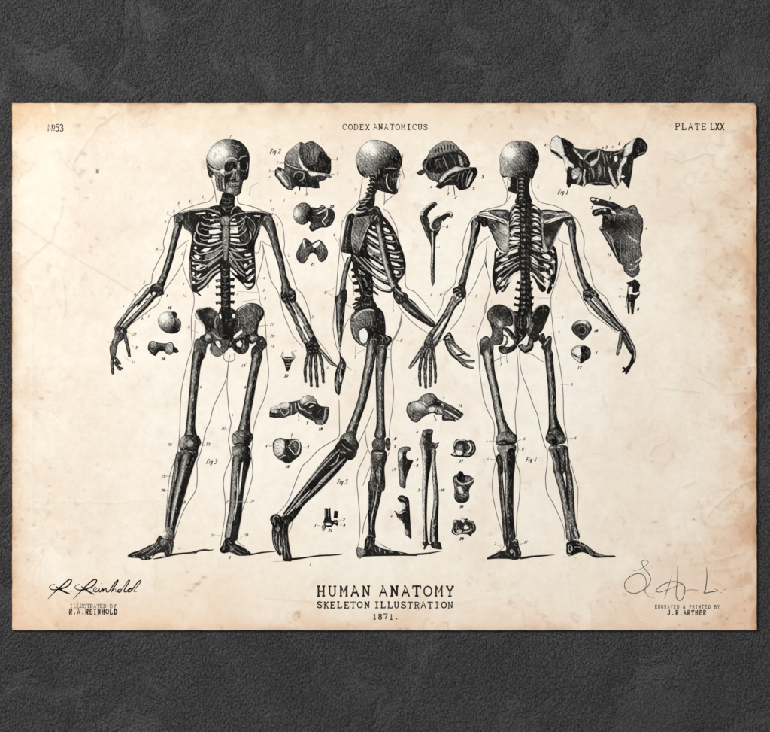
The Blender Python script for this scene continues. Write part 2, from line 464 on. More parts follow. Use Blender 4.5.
def draw_text():
    with part('heading'): glyphs('CODEX', 342, 370.2, 129.8, 5.3, 0.9, 0.88, wobble=.2, ratio=.8); glyphs('ANATOMICUS', 372.3, 428.5, 129.8, 5.3, 0.9, 0.88, wobble=.2, ratio=.8)
    with part('plate_number'):
        glyphs('PLATE', 674, 707, 129.8, 6.4, 1.0, 0.92, wobble=.15, ratio=.75); glyphs('LXX', 710, 724.5, 129.8, 6.4, 1.05, 0.92, ratio=.8)
    with part('print_number'): 
        glyphs('N', 48, 53.5, 131.3, 6.8, 1.0, 0.92, SANS, ratio=.75); glyphs('o', 52.3, 55.8, 131.6, 6.8, .8, 0.9, SANS, ratio=.6); glyphs('53', 55.2, 63.6, 131.3, 6.8, 1.0, 0.92, SANS, ratio=.58)
    with part('title'): glyphs('HUMAN', 315.4, 371.8, 595.9, 9.8, 1.7, 0.97, ratio=.84, wobble=.15); glyphs('ANATOMY', 377.8, 455.6, 595.9, 9.8, 1.7, 0.97, ratio=.84, wobble=.15)
    with part('subtitle'): glyphs('SKELETON', 316, 370.2, 607.8, 6.0, 1.15, 0.95, ratio=.86, wobble=.2); glyphs('ILLUSTRATION', 373.2, 453.8, 607.8, 6.0, 1.15, 0.95, ratio=.86, wobble=.2)
    with part('year'): glyphs('1871.', 372, 399.5, 619.2, 5.4, 1.0, 0.9, ratio=.78, wobble=.2)
    with part('credit_line', label='illustrator credit in two small lines under the left signature'):
        glyphs('ILLUSTRATED', 69.8, 106.5, 607.7, 3.7, 0.62, 0.76, ratio=.75, wobble=.2); glyphs('BY', 109.5, 116.5, 607.7, 3.7, .62, .76, ratio=.75, wobble=.2)
        glyphs('R.A.REINHOLD', 68.5, 117.5, 613.9, 4.7, 1.15, 0.92, ratio=.62, wobble=.12)
    with part('credit_line', label='engraver credit in two small lines under the right signature'):
        glyphs('ENGRAVED & PRINTED BY', 654.5, 720, 608.4, 3.5, 0.62, 0.72, ratio=.62, wobble=.15)
        glyphs('J.R.ARTHER', 667, 706.5, 614.6, 4.3, 1.05, 0.84, ratio=.62, wobble=.12)
    with part('signature', label='looping ink signature in the lower left corner'):
        T(40, 570, 7)
        k = 0.96; GRAIN[0] = .3
        S("55,202 90,165 150,112 195,72 213,64 221,76 192,113 135,133 88,137 66,122 78,105 105,98", 10, k)
        S("110,112 140,135 180,155 212,166", 12.5, k); S("214,150 222,150", 11, k)
        S("232,203 262,172 322,112 365,74 388,63 396,78 368,113 315,135 270,138 244,122 256,105 280,99", 10, k)
        S("288,113 318,135 350,155 382,171", 12.5, k)
        S("366,150 385,142 396,130 390,119 376,132 378,150 400,150 415,126 412,150 424,150 440,127 440,152 446,138 462,126 464,150 482,148 520,95 545,68 543,82 512,128 498,153 515,136 530,131 528,151 548,148", 8.6, k)
        S("560,132 548,138 545,150 556,154 568,142 566,132 560,131", 11, k)
        S("562,150 600,98 622,68 626,80 596,126 588,150 604,150 622,136 642,129 626,130 612,147 628,152 648,132 685,84 704,72 700,90 668,128 654,149 678,150", 8.6, k - .05)
        S("426,94 431,94", 10, k)
        GRAIN[0] = 1.0
    with part('signature', label='thin sketchy ink signature in the lower right corner'):
        T(590, 540, 4.278)
        k = 0.72
        S("183,132 215,124 240,108 250,95 238,86 222,92 228,115 250,142 259,168 245,200 200,226 165,222 148,200 154,172 185,148 215,143 236,160 240,190 236,222 258,244 292,242", 3.6, k)
        S("318,250 335,200 350,155", 3.2, k - .1); S("374,108 373,170 368,235 380,258 396,250 405,222 402,195 370,178 330,182 295,202 282,216 300,222 350,205 398,184", 3.8, k)
        S("398,226 425,212 470,216", 3.0, k - .25); S("498,116 500,160 494,210 488,226 515,222 548,216 532,208", 4.4, k)
        S("556,224 566,226", 4, k); S("570,214 582,208", 3, k - .2); S("443,190 448,193", 3.5, k - .3); S("645,196 651,200", 5, k)
    for x, y, d, l in ((269.5, 151.5, '2', 'beside the temporal bone drawing'), (206, 461.5, '3', 'between the legs of the front skeleton'),
                       (336.5, 481.8, '5', 'between the legs of the walking skeleton'), (525.5, 459.5, '4', 'between the legs of the back skeleton'),
                       (557.5, 192, '1', 'below the sphenoid bone drawing')):
        with part('figure_caption', label='small italic figure caption ' + l):
            glyphs('Fig', x, x + 6.2, y + 2.2, 4.6, 0.8, 0.86, slant=.35, ratio=.6); glyphs(d, x + 7.6, x + 10.6, y + 2.2, 4.4, 0.8, 0.86, slant=.35, ratio=.6)
    with part('page_mark'): glyphs('8', 95.5, 98.8, 173, 4.2, .8, 0.72)
def figure_front():
    with part('skeleton_figure', label='engraved skeleton seen from the front, standing with arms spread') as P:
        # body contour lines
        T(0, 0, 1)
        k = .52
        LN("211.5,179 213,185 214.5,191 213,197 208,202 203,203 193,206 183,210 178,213.5 172,217 169,222 166.5,232 163.5,242 164,250 160,258 155,268 152.5,274 151,283 145,286 137,295 129,307 122,319 117,325", k)
        LN("213.5,182 215,192 216.5,203", k - .05)
        LN("189,240 183,244 176.5,250", k - .1)
        LN("187,244 184.5,254 182.5,263 175,276 165,290 161,298", k)
        LN("160.5,299 157,305 151,309 146,313 138,319 130,325", k)
        LN("182.5,263 185,274 189,284 193.5,294 194,304 191.5,318 191.5,335 192,347 188,360 184.5,375 181.5,390 180.4,405 180,425 179.5,436 178.3,446 177.5,455 174.5,461 169.5,477 167.3,500 165.5,526", k)
        LN("195,320 194.5,335 193,346", k - .15)
        LN("225.5,351 223.5,357 226,361 231,361.5 234.5,359 234,353", k - .05)
        LN("230,355 228.5,362 226,379 220,393 213.5,407 210,421 206,430 203.5,441 200,454 197,462 197.2,473 196,489 188,502.6 183,512 178.5,524 174.6,538", k + .04)
        LN("228.5,362 227,385 228,400 229,412 231,422 229.8,430 228.5,440 230,450 231,457 229,463 225,473 223.3,484 225,500 225,515 222,535 220.3,546", k + .04)
        LN("238,195 238.5,203 250,206 263,211 272,215", k + .05); LN("272,213 278,217 282.5,226 284.5,243 284,252 289,265 294,280 297,289 302,294 308,308 310.5,320 311.5,330 316,338 325,349 332,360", k)
        LN("244,243 256,253 260,248 261,241 266,244 272,247", k - .08)
        LN("262,242 263.5,252 262,262 260,270 257,280 256.5,284", k); LN("263,245 266.5,262 271,280 278,292 281,303 283,312 288,325 294,337 303,347", k)
        LN("256.5,284 259,293 260,302 263,309 265,320 266,335 266.7,352 268.5,370 267.5,385 264,399 258,413 253.5,429 252.5,443 251,452 252,462 252.6,475 249,490 244.8,503 240,517 237,527 236.5,536 238,542 245,547", k)
        LN("258,183 251,187 249,196", k - .3)
        # cast ground shadows, drawn as hatching in the print
        T(120, 500)
        S("330,590 400,578 460,566 520,548 640,533 770,524", [8, 16, 14, 22, 18, 16], .93)
        T(190, 500)
        S("0,530 40,522 100,505 150,500 200,502 240,494", [16, 22, 20, 22, 14, 5], .82)
        S("590,545 640,540 700,528 770,520 860,515", [24, 18, 17, 14, 5], .9)
    root = P.o; z = P.top
    def sub(name, label=None):
        return part(name, root, label, z)
    # ---------------- skull
    with sub('skull') as p:
        T(190, 132)
        F("160,270 172,225 205,165 250,115 310,82 370,71 440,76 500,96 545,135 580,185 597,250 594,320 588,400 575,468 540,480 526,520 515,580 500,620 450,642 410,640 370,618 330,600 285,588 262,550 255,500 240,442 218,462 190,450 178,400 165,340", .62, gx=.30, gy=.02, edge=.3, ew=1.2,
          sp=((290, 225, 95, -.52), (350, 190, 80, -.22), (230, 250, 60, -.1), (560, 290, 90, .3), (480, 110, 70, .25), (300, 300, 40, .12), (210, 300, 40, .15), (210, 420, 40, .2)))
        S("165,275 180,315 215,350 260,375 312,376", 15, .93); S("345,290 338,265 345,245", 6, .5)
        S("400,110 470,130 530,170", 8, .85); S("390,150 460,150 520,190", 7, .8); S("420,130 500,150", 6, .5); S("385,180 440,180 490,190", 6, .8)
        S("345,318 372,280 425,262 468,282", 16, .22); S("370,255 420,240 470,250", 9, .6)
        S("470,240 500,200 540,190", 16, .95); S("490,285 515,252 572,240", 13, .45)
        F("500,400 520,300 580,280 590,320 583,400 572,468 540,480 505,460", .96)
        S("338,352 350,310 388,290 440,288 474,322 472,370 430,380 404,402 362,402 340,380", 9, .58)
        F("345,352 350,318 385,300 430,297 462,325 462,365 430,368 404,392 365,394 345,377", .985); F("398,358 408,350 404,376 394,374", .85); S("385,320 420,312 440,330", 7, .85)
        S("566,308 578,350 562,386", 8, .6); S("500,375 530,390 560,386", 7, .7); F("506,350 510,312 535,294 560,310 570,350 555,376 530,380", .985); S("572,305 577,350 562,392", 9, .45)
        S("495,300 485,330 490,380", 14, .45); F("430,378 450,374 462,386 450,396 434,394", .22); F("480,335 493,330 495,358 484,364", .35)
        S("205,362 255,385 300,398 345,425", 17, .2); F("300,385 330,365 345,385 335,410 310,408", .1); F("312,372 325,368 327,384 316,386", .15)
        F("345,440 385,425 415,410 420,470 385,520 360,505", .96)
        F("405,470 425,420 450,402 465,430 462,470 430,492", .96); S("445,400 425,440 402,480", 11, .4); S("450,415 440,450 428,470", 8, .5); S("470,400 465,450 480,490", 12, .5); S("480,430 490,470 485,495", 9, .45)
        F("258,445 300,428 340,440 345,520 335,588 295,582 268,545", .68, gx=.1); S("285,450 288,520 300,575", 9, .93); S("310,445 312,520 322,580", 9, .92); S("300,450 302,540", 6, .35)
        S("330,450 332,510 342,570", 11, .15); S("348,455 355,520 352,590", 12, .97)
        F("362,520 400,500 450,505 505,500 512,560 492,618 440,635 382,616 358,580", .70, gx=.14, sp=((400, 570, 40, -.3), (470, 570, 22, -.25)))
        for x in range(385, 495, 22): S(f"{x},510 {x+1},535", 6, .9); S(f"{x+9},515 {x+9},540", 5, .5)
        F("400,480 460,490 500,500 500,520 440,515 380,530", .85)
        F("395,485 440,500 500,495 512,540 470,548 400,545 375,520", .88, sp=((440, 520, 22, -.35), (480, 515, 14, -.3), (405, 520, 12, -.3)), gx=.05, hd=1.5)
        for x, y in ((398, 512), (414, 515), (432, 517), (450, 517), (467, 514), (482, 510)): F(f"{x-6},{y-9} {x+6},{y-9} {x+6},{y+8} {x-6},{y+8}", random.uniform(.25, .45)); F(f"{x-5},{y+12} {x+6},{y+12} {x+5},{y+24} {x-5},{y+24}", random.uniform(.35, .55))
        S("380,540 430,550 500,538", 7, .96); S("385,520 430,526 495,518", 4, .97)
        F("365,560 410,556 470,560 505,556 495,610 440,634 385,612", .70, gx=.2, sp=((405, 585, 28, -.35), (455, 600, 20, -.15)), hd=.4); S("430,600 437,636", 7, .95); S("395,600 420,612", 5, .4)
        F("170,330 200,365 235,405 225,445 200,455 182,420", .8, edge=.15)
        F("225,430 245,435 250,470 232,480", .04)
    with sub('neck_vertebrae'):
        T(0, 0, 1)
        F("223.5,192.5 234,195.5 234.5,204 236.5,213 228,218 220,214.5 219,205 221,199", .975)
        for y in (198, 202, 206, 210): S(f"222,{y} 227,{y+1.4} 233,{y}", 1.0, .72)
        RIB("213,212 218,207.5 224,209 226,214", 1.3, .5); RIB("242,212 239,207.5 234,208 231,214", 1.3, .5)
    # ---------------- chest
    with sub('ribcage') as p:
        T(0, 0, 1)
        F("183,213 196,209.5 207,208 213,206 220,206 230,214 237,206 242,210 250,213 262,212 271,214 266,222 260,227 258,236 255,244 254.6,252 255.5,265 255.6,275 255,284 251,289 247,289.7 243,284.5 239,281 232,274 229.5,270 220.5,272 214,277 207,285 200,291 195,292.5 191.5,290 190.3,283 189.2,274 189.2,260 190.5,248 192,237 189,231.5 184,227.5", .965, gx=.002)
        # left half: cartilage plate
        T(155, 195)
        F("500,610 560,580 640,545 670,560 630,600 590,640 540,665 500,650", .52, gx=-.1)
        for s, w in (("460,272 485,300 550,316 660,328", 18), ("440,270 415,330 430,385 490,408 545,412", 17), ("400,372 388,435 415,480 490,500 555,508 672,470", 18),
                     ("385,550 440,592 500,585 590,560 680,505", 15), ("365,610 400,650 470,655", 14), ("480,660 560,640 620,600 682,540", 15), ("530,720 600,675 684,605", 15), ("370,690 420,690 470,700 520,715", 13)):
            RIB(s, w * 1.08, .34)
        for s, w in (("470,215 500,240 560,250 650,240", 13), ("450,205 425,260 420,300", 10), ("410,240 400,300 395,360", 8), ("470,330 500,350 540,355", 9), ("450,440 490,455 530,450", 9), ("530,180 560,190 640,215", 9)): RIB(s, w, .5)
        for s in ("540,355 640,346 672,372 600,390 542,390", "527,452 572,440 652,440 585,470 527,474", "562,300 645,278 652,300 590,310", "400,187 500,173 507,188 420,196", "562,200 605,190 612,205 575,212",
                  "545,252 578,243 590,258 556,264", "450,562 505,530 562,530 512,570", "392,522 412,512 418,538 398,540", "390,602 425,600 452,615 430,640 402,632", "368,680 388,672 392,692", "570,412 640,408 640,420 575,424", "410,718 470,700 480,715 420,730"): W(s)
        T(155, 240)
        for s, w in (("372,272 415,300 480,290 560,230 684,150", 16), ("365,345 395,375 440,395 505,365 575,300 655,240", 16), ("360,410 400,440 450,420 520,370", 13), ("425,492 500,440 555,365 600,325 652,296", 22), ("470,250 540,255 600,215 680,155", 13)):
            RIB(s, w * 1.08, .34)
        S("352,200 352,300 360,400 368,490", 14, .55)
        for s in ("402,157 440,158 452,172 430,192 408,180", "370,222 385,220 392,240 378,246", "405,275 445,252 468,252 440,290 412,292", "374,322 392,322 396,346 380,346", "410,368 440,340 462,335 438,375", "370,418 392,410 402,425 385,442"): W(s)
        S("415,500 425,530 460,558", 16, .93)
        # right half
        T(220, 195)
        for s, w in (("100,325 160,325 210,310 250,270", 14), ("100,405 180,412 240,380 268,330", 14), ("100,480 180,500 260,490 310,430 300,360", 17), ("95,530 160,560 240,560", 16), ("90,560 140,640 220,650 310,640", 17), ("85,610 130,700 200,730", 17), ("205,230 240,245 235,275", 12), ("250,210 300,240 330,290 330,350", 10)):
            RIB(s, w * 1.1, .36)
        F("215,300 250,290 265,330 240,360 215,350", .8); F("210,400 270,380 300,450 250,490 215,470", .82); F("270,260 340,250 350,330 320,400 290,330", .86); RIB("130,290 190,275 235,240 270,215", 11, .42); RIB("110,375 170,370 215,345 235,300", 10, .45); RIB("300,235 345,290 350,350 330,420", 9, .5)
        S("110,560 190,610 230,640", 22, .5)
        for s in ("102,350 178,345 182,382 104,384", "105,432 190,445 200,470 108,460", "105,275 165,280 168,296 104,298", "110,405 195,402 195,415 110,416", "112,248 150,235 158,250 120,262", "245,600 305,578 312,602 260,612", "288,660 312,650 316,670 296,680",
                  "340,205 405,208 400,216 345,212", "110,330 175,328 178,338 108,340", "150,535 240,540 262,545 190,555", "240,690 262,690 272,710 245,725"): W(s, .06)
        T(220, 250)
        for s, w in (("88,50 150,120 200,190 240,230", 20), ("85,100 140,170 190,225 250,270", 19), ("180,50 230,90 280,90 340,70", 13), ("200,120 250,180 300,150 345,130", 13), ("240,225 285,220 345,180", 13), ("260,290 310,260 350,240", 12)): RIB(s, w, .5)
        S("95,195 150,255 210,310 240,350 275,385 315,380 345,335", 17, .95); S("232,345 262,380 290,388", 8, .4)
        for s in ("245,48 305,30 312,52 262,62", "288,110 312,98 316,118 298,128", "238,150 258,136 272,156 250,170", "258,232 300,190 320,186 318,206 280,240 262,244", "275,300 325,252 340,250 330,276 292,308", "240,330 285,340 330,330 318,358 280,372 252,356"): W(s)
        W("92,170 118,185 160,225 176,252 150,240 105,205", .05)
        T(155, 195)
        F("650,228 690,212 742,216 748,280 722,310 690,312 660,282", .52, edge=.3, sp=((700, 250, 22, -.3),)); S("690,230 695,290", 7, .9)
        F("680,310 735,310 745,400 738,500 732,560 722,640 706,702 690,690 685,600 672,500 674,400", .5, edge=.35, ew=1.0)
        chips(((708, 350), (708, 430), (705, 490), (704, 560)), 12, 9, .85); chips(((706, 392), (707, 460), (703, 520)), 14, 9, .3)
        S("700,610 698,680", 8, .3)
        # shoulder blade behind the ribs
        F("285,215 330,200 450,215 440,260 415,300 400,360 380,400 340,355 290,305", .93, gx=.04, sp=((330, 320, 40, -.12),))
        S("300,320 350,370 375,415", 9, .62); S("330,205 345,300 380,390", 6, .7)
        T(220, 195)
        S("395,215 385,320 340,450", 9, .62); S("420,260 400,320 385,400", 10, .6)
    with sub('collarbone'):
        T(155, 195)
        S("250,190 330,165 430,150 520,145 590,158 640,178 655,195", [18, 22, 22, 20, 18, 20, 16], prof=[.97, .5, .25, .5, .95, .97], lit=(-.2, -.95))
        S("560,135 610,125 650,150", 14, .9); S("560,160 600,168 630,190", 6, .3)
    with sub('collarbone'):
        T(220, 195)
        S("95,250 130,215 180,192 260,178 360,168 450,180 525,198", [14, 20, 22, 20, 22, 22, 16], prof=[.97, .55, .35, .6, .96, .97], lit=(-.2, -.95))
    # ---------------- arms
    with sub('arm_bones', 'bones of the arm at the left of the front skeleton'):
        T(0, 0, 1)
        B("178,214.5 178.5,219 178,226 175.5,236 173,246 170.5,256 167.5,266 164.5,275 161.5,282 160.2,287", [7, 9.6, 8.2, 7.2, 6.8, 6.8, 7, 6.6, 8, 9])
        F("174,217 178,213 183,214 184.5,219 181,222 176,223", .7, edge=.25)
        T(155, 195); S("205,225 200,300 195,330", 8, .35); S("235,220 232,290", 6, .85); S("250,250 240,330 215,430", 8, .95)
        T(102, 265)
        F("490,208 540,182 600,185 618,215 614,262 622,290 585,302 530,330 500,312 478,262", .9, edge=.08, sp=((560, 200, 25, -.3),))
        F("505,275 530,270 535,290 510,310", .12); S("540,250 590,255", 9, .98); S("520,215 560,205 590,225", 8, .5)
        S("480,232 420,310 340,385 260,475 165,600 135,660", [52, 44, 36, 36, 46, 50], prof=[.95, .6, .34, .65, .95, .97])
        S("515,312 440,400 340,500 235,610 195,660", [56, 52, 50, 58, 56], prof=[.96, .7, .32, .55, .93, .97, .98])
        S("470,270 400,350 350,420", 20, .95); S("455,330 430,350", 12, .6)
        S("620,290 575,308 520,332 440,420 350,515 260,595", 12, .96)
    with sub('hand', 'foreshortened hand at the far left of the print'):
        T(102, 310)
        F("140,172 190,165 235,182 252,220 225,262 208,295 165,328 150,380 140,440 130,472 95,485 76,402 82,350 120,262", .80, gx=.1, edge=.2, sp=((140, 260, 40, -.25), (110, 400, 30, -.25)))
        S("160,210 130,300 110,380", 8, .35); S("190,200 165,270 140,320", 7, .95); S("215,195 200,240", 10, .97); F("190,200 210,195 208,225 192,228", .5)
        finger("225,232 240,300 262,390 276,472", 40, .9); finger("106,470 100,540 108,645", 36); finger("130,475 160,515 185,545", 36); finger("128,515 165,575 208,585", 36); finger("140,540 170,590 190,598", 28)
        S("85,380 100,405 130,400", 7, .92); S("255,250 262,300", 4, .4)
    with sub('arm_bones', 'bones of the arm at the right of the front skeleton'):
        T(0, 0, 1)
        F("262,220 266,215 271,215 273.5,221 273,229 268,230 263,226", .75, edge=.22)
        B("268.5,218 270,225 273,235 276,246 279,256 281.5,266 283,275 285.5,284 286,292", [9, 10.5, 8.8, 7.6, 7.2, 6.4, 6.4, 8, 13], [.97, .75, .55, .6, .72, .92, .97, .98])
        T(220, 195); S("440,260 450,220 490,230 520,260", 8, .4); S("460,280 480,300 500,340", 7, .35); S("440,320 490,400 520,500 545,600", 6, .95)
        T(265, 270)
        F("166,205 240,175 285,195 303,222 310,300 275,330 215,345 180,320 158,280", .93, sp=((200, 200, 25, -.3),))
        S("195,150 190,210 175,265", 9, .5); S("215,170 225,220 245,240", 7, .55); F("230,215 275,200 285,225 250,250", .6, edge=.3); S("175,290 200,300 210,270", 8, .5); S("250,280 275,275 290,250", 8, .45)
        S("215,325 275,430 330,560 400,725", [60, 52, 44, 50], prof=[.97, .8, .5, .7, .97, .98])
        S("285,320 360,440 440,590 490,710", [56, 52, 52, 60], prof=[.96, .5, .35, .75, .97, .98])
        S("240,310 300,390 340,480", 8, .4); W("318,470 345,500 395,580 435,670 430,690 395,640 350,555", .04)
    with sub('hand', 'open hand of the front skeleton hanging with separate finger bones'):
        T(280, 325)
        S("165,0 215,90 270,195", [46, 42, 50], prof=[.97, .6, .45, .8, .97]); S("245,0 290,70 330,150", [60, 60, 70], prof=[.97, .6, .4, .8, .97])
        F("250,185 290,160 335,108 380,178 405,240 380,285 330,300 272,285 258,230", .955)
        chips(((290, 190), (320, 180), (350, 190), (285, 235), (320, 225), (355, 230), (380, 230), (300, 262), (340, 262), (372, 262)), 9, 8, .5)
        finger("285,270 266,350 250,450 257,578", 36); finger("318,285 306,370 305,470 313,620", 37); finger("352,285 356,375 362,490 373,628", 39); finger("388,275 410,350 425,450 434,582", 37)
        S("390,240 440,295 510,375 572,415", [36, 34, 40, 18], prof=[.97, .6, .4, .9, .98])
    # ---------------- spine, pelvis
    with sub('spine'):
        T(0, 0, 1)
        F("220.5,262 229.5,262 230,275 230.5,290 230.5,305 231,318 220.5,318 221,305 220.5,290 220.5,275", .97)
        for y in (281, 287.3, 294.6, 303.2): 
            S(f"221.5,{y} 218.5,{y-.6} 215.7,{y+.2}", [3.4, 2.6, 3.2], .9); S(f"220,{y-.6} 217,{y-1}", .9, .5)
        for y in (280, 287, 294, 302.5, 311.5): S(f"229,{y} 232,{y-.6} 234.3,{y}", [3.4, 2.8, 4], .96)
        for y in (269, 276, 283, 291, 299, 306, 311): S(f"222,{y} 225,{y+.9} 229,{y}", 1.2, .70)
        for y in (273, 280, 287, 295, 303): F(f"223,{y} 225.5,{y-1.5} 227,{y+1} 224.5,{y+2}", .78)
    with sub('pelvis'):
        T(188, 295)
        F("330,130 440,130 470,200 480,280 492,340 450,425 470,500 420,525 390,520 330,425 292,335 315,240 310,170", .975)
        F("466,160 500,180 505,270 535,345 490,390 446,425 470,300", .84, gx=-.06)
        F("330,170 300,190 305,300 325,420 350,400 335,250", .84)
        F("75,172 100,142 200,120 242,132 300,182 322,232 302,335 335,430 400,440 412,512 380,562 300,617 242,592 216,540 230,482 190,440 158,402 175,370 120,270 74,222", .74, edge=.25, sp=((280, 570, 60, -.2),))
        F("100,162 205,135 280,190 285,240 262,330 200,365 150,275", .93, gx=-.03, sp=((240, 200, 35, -.25),))
        S("80,175 100,235 155,310 172,372", 17, .2); S("95,150 200,125 240,140", 9, .5); S("285,210 270,270 275,330", 11, .4); S("245,370 290,420 345,440", 15, .4)
        S("310,190 330,250", 7, .5)
        W("272,465 305,458 330,508 315,532 288,505"); S("262,455 280,500 320,545", 12, .93)
        F("120,420 165,395 240,400 260,470 200,490 170,520 130,480", .88)
        F("165,422 198,388 240,418 238,462 195,478 162,452", .72, edge=.2, sp=((195, 408, 28, -.6),))
        F("478,160 540,110 620,80 702,95 752,150 746,212 702,282 692,352 640,392 596,430 612,502 590,562 540,592 480,572 430,512 440,440 500,392 545,345 522,330 500,240", .70, gx=.08, edge=.3, ew=1.3, sp=((620, 210, 40, -.1), (550, 300, 40, .1), (520, 540, 60, .35), (590, 540, 50, .3)))
        S("490,165 560,110 625,90", 11, .18); S("715,110 752,160 742,212 700,285 690,365", 20, .95); S("498,220 508,280 495,330", 11, .45); S("520,180 530,250 520,320", 7, .8)
        S("640,388 600,402 565,408", 11, .3); S("660,330 650,370 610,385", 8, .45)
        F("440,470 480,440 550,420 602,450 608,510 585,560 540,590 490,572 445,520", .9, sp=((560, 520, 20, -.3),)); W("484,482 520,455 542,488 525,520 492,512"); S("548,450 560,490 548,530", 8, .4)
        W("455,412 500,372 540,345 545,372 500,410 462,435"); W("313,205 328,190 336,232 322,238"); W("442,195 475,188 462,235 446,225")
        F("565,405 620,385 690,345 700,395 765,440 730,490 680,470 640,490 600,470", .93)
        F("610,425 640,398 690,405 702,440 670,465 628,462", .72, edge=.2, sp=((640, 430, 22, -.5),))
        chips(((335, 280), (380, 250), (420, 280)), 14, 12, .72); S("370,470 400,460 390,510", 10, .6); S("425,470 428,500", 10, .4)
    with sub('leg_bones', 'bones of the leg at the left of the front skeleton'):
        T(140, 300)
        F("540,440 560,390 600,380 640,400 680,430 665,480 655,540 620,600 525,600 535,500", .74, gx=.06, edge=.2)
        S("560,430 552,520 545,600", 8, .3); S("600,400 625,440", 8, .45)
        T(0, 0, 1)
        B("199,350 198,356 196,366 194,386 192.2,405 190.6,425 190.6,434 190.2,442", [12, 11.2, 9.4, 8.6, 8.3, 9, 12, 18])
        T(165, 400)
        F("205,350 320,350 345,378 360,425 345,460 330,495 325,560 280,610 150,560 155,505 138,450 150,395", .8, gx=.2, edge=.15, sp=((180, 400, 35, -.35), (160, 450, 20, -.2)))
        F("208,430 222,402 255,395 285,412 290,445 268,470 230,472 210,455", .48, edge=.4, ew=1.2, sp=((245, 430, 16, -.15),))
        S("150,495 220,490 270,505 330,490", 15, .97); F("235,520 280,515 285,545 245,565", .45, gx=.2); S("160,440 180,470 190,490", 8, .3); S("170,380 200,370", 9, .3); S("300,375 330,420 320,480", 14, .98)
        T(0, 0, 1)
        B("189.5,452 187.5,462 184.5,474 180,490 175.8,508 171,528 170,540", [16, 14, 12.5, 12, 10, 8.4, 10], [.97, .66, .34, .6, .95, .97, .97, .98])
        B("179.3,452 176.8,466 173,488 169.6,508 167.4,529", [6, 5.4, 4.6, 4.4, 4.8], DARKBONE)
        S("184,470 179,488 174,510 170.5,530", 1.5, .25); S("190,468 184,490 178,510", 4.5, .96); S("178,462 175,482", 1.0, .3)
        T(120, 500); F("430,320 470,270 515,290 545,355 535,400 480,395 420,370", .55, gx=.35, sp=((445, 340, 25, -.3),))
    with sub('foot', 'foot at the far left, toes pointing left'):
        T(120, 500)
        F("400,352 440,382 530,400 525,502 502,560 450,552 440,522 372,532 332,562 300,592 220,597 190,580 92,572 78,552 120,525 200,500 300,450 352,430 372,388", .9, edge=.07, sp=((440, 420, 25, -.4), (330, 480, 25, -.2)))
        F("395,400 440,385 475,400 460,440 420,455", .55, edge=.3); S("350,440 300,480 220,530", 9, .42); S("390,450 330,500 260,550", 8, .45); S("380,420 360,450", 9, .4); S("300,470 200,520 120,550", 6, .5); S("420,470 380,500", 8, .5)
        S("490,430 505,500 495,545", 9, .55); chips(((235, 560), (280, 560), (320, 530), (150, 560)), 10, 7, .5); W("370,548 410,530 440,530 448,552 400,560", .05); W("300,568 318,556 328,570 312,580"); W("226,580 244,572 246,588")
    with sub('leg_bones', 'bones of the leg at the right of the front skeleton'):
        T(188, 295)
        F("700,440 735,405 770,440 790,500 745,560 735,640 640,640 636,540 670,500", .86, edge=.1, sp=((670, 600, 20, -.25),)); S("720,470 750,440", 9, .5)
        T(0, 0, 1)
        B("258,352 256,362 253,376 249.2,398 246,415 244.3,428 243,437", [11.5, 9.6, 8.8, 8.8, 9, 12, 18])
        T(210, 400)
        F("216,372 240,325 290,300 375,300 430,358 402,432 380,460 245,452", .72, gx=.2, edge=.2, sp=((260, 370, 40, -.2), (320, 340, 25, -.2)))
        S("240,340 270,370 280,420", 7, .9); S("330,320 350,350 400,350", 9, .92); S("300,360 330,350", 9, .3); S("240,450 300,430 385,455", 14, .97); S("250,400 270,430", 8, .3); F("340,380 400,360 395,430 350,440", .96)
        F("232,462 382,462 400,560 380,610 340,640 230,560 222,500", .8, gx=.25, edge=.12, sp=((265, 520, 28, -.45), (320, 490, 20, -.2)))
        T(0, 0, 1)
        B("239,455 236.8,463 235.3,476 234,495 232.6,510 229,530 228,540", [13, 9.5, 8.6, 8, 7.4, 7, 8], [.97, .7, .38, .5, .9, .97, .98])
        S("248.5,455 246.5,464 243.5,478 240.5,498 238.5,515 235.5,528 233,541", [7, 6.2, 5, 4.6, 6, 7, 8], prof=[.97, .9, .97, .98])
        S("238,470 237,500 234,520", 1.1, .2); W("242.2,462 243,462 241.5,480 239.5,495 240.3,478", .05); S("236,505 232,520 229,540", 1.5, .35)
    with sub('foot', 'dark foot of the front skeleton, heel left and toes right'):
        T(190, 500)
        F("350,392 400,370 440,390 452,432 530,470 600,520 605,546 540,556 470,552 420,527 380,522 330,532 302,512 300,480 325,450", .955, sp=((420, 490, 25, -.25),))
        S("340,400 345,450 330,500", 7, .6); S("400,460 450,510 520,545", 8, .5); S("380,400 420,440", 7, .6); S("440,450 500,500 560,530", 6, .6); S("400,480 420,510", 8, .45); W("385,522 402,522 406,535 388,535"); S("320,500 345,490", 7, .6)
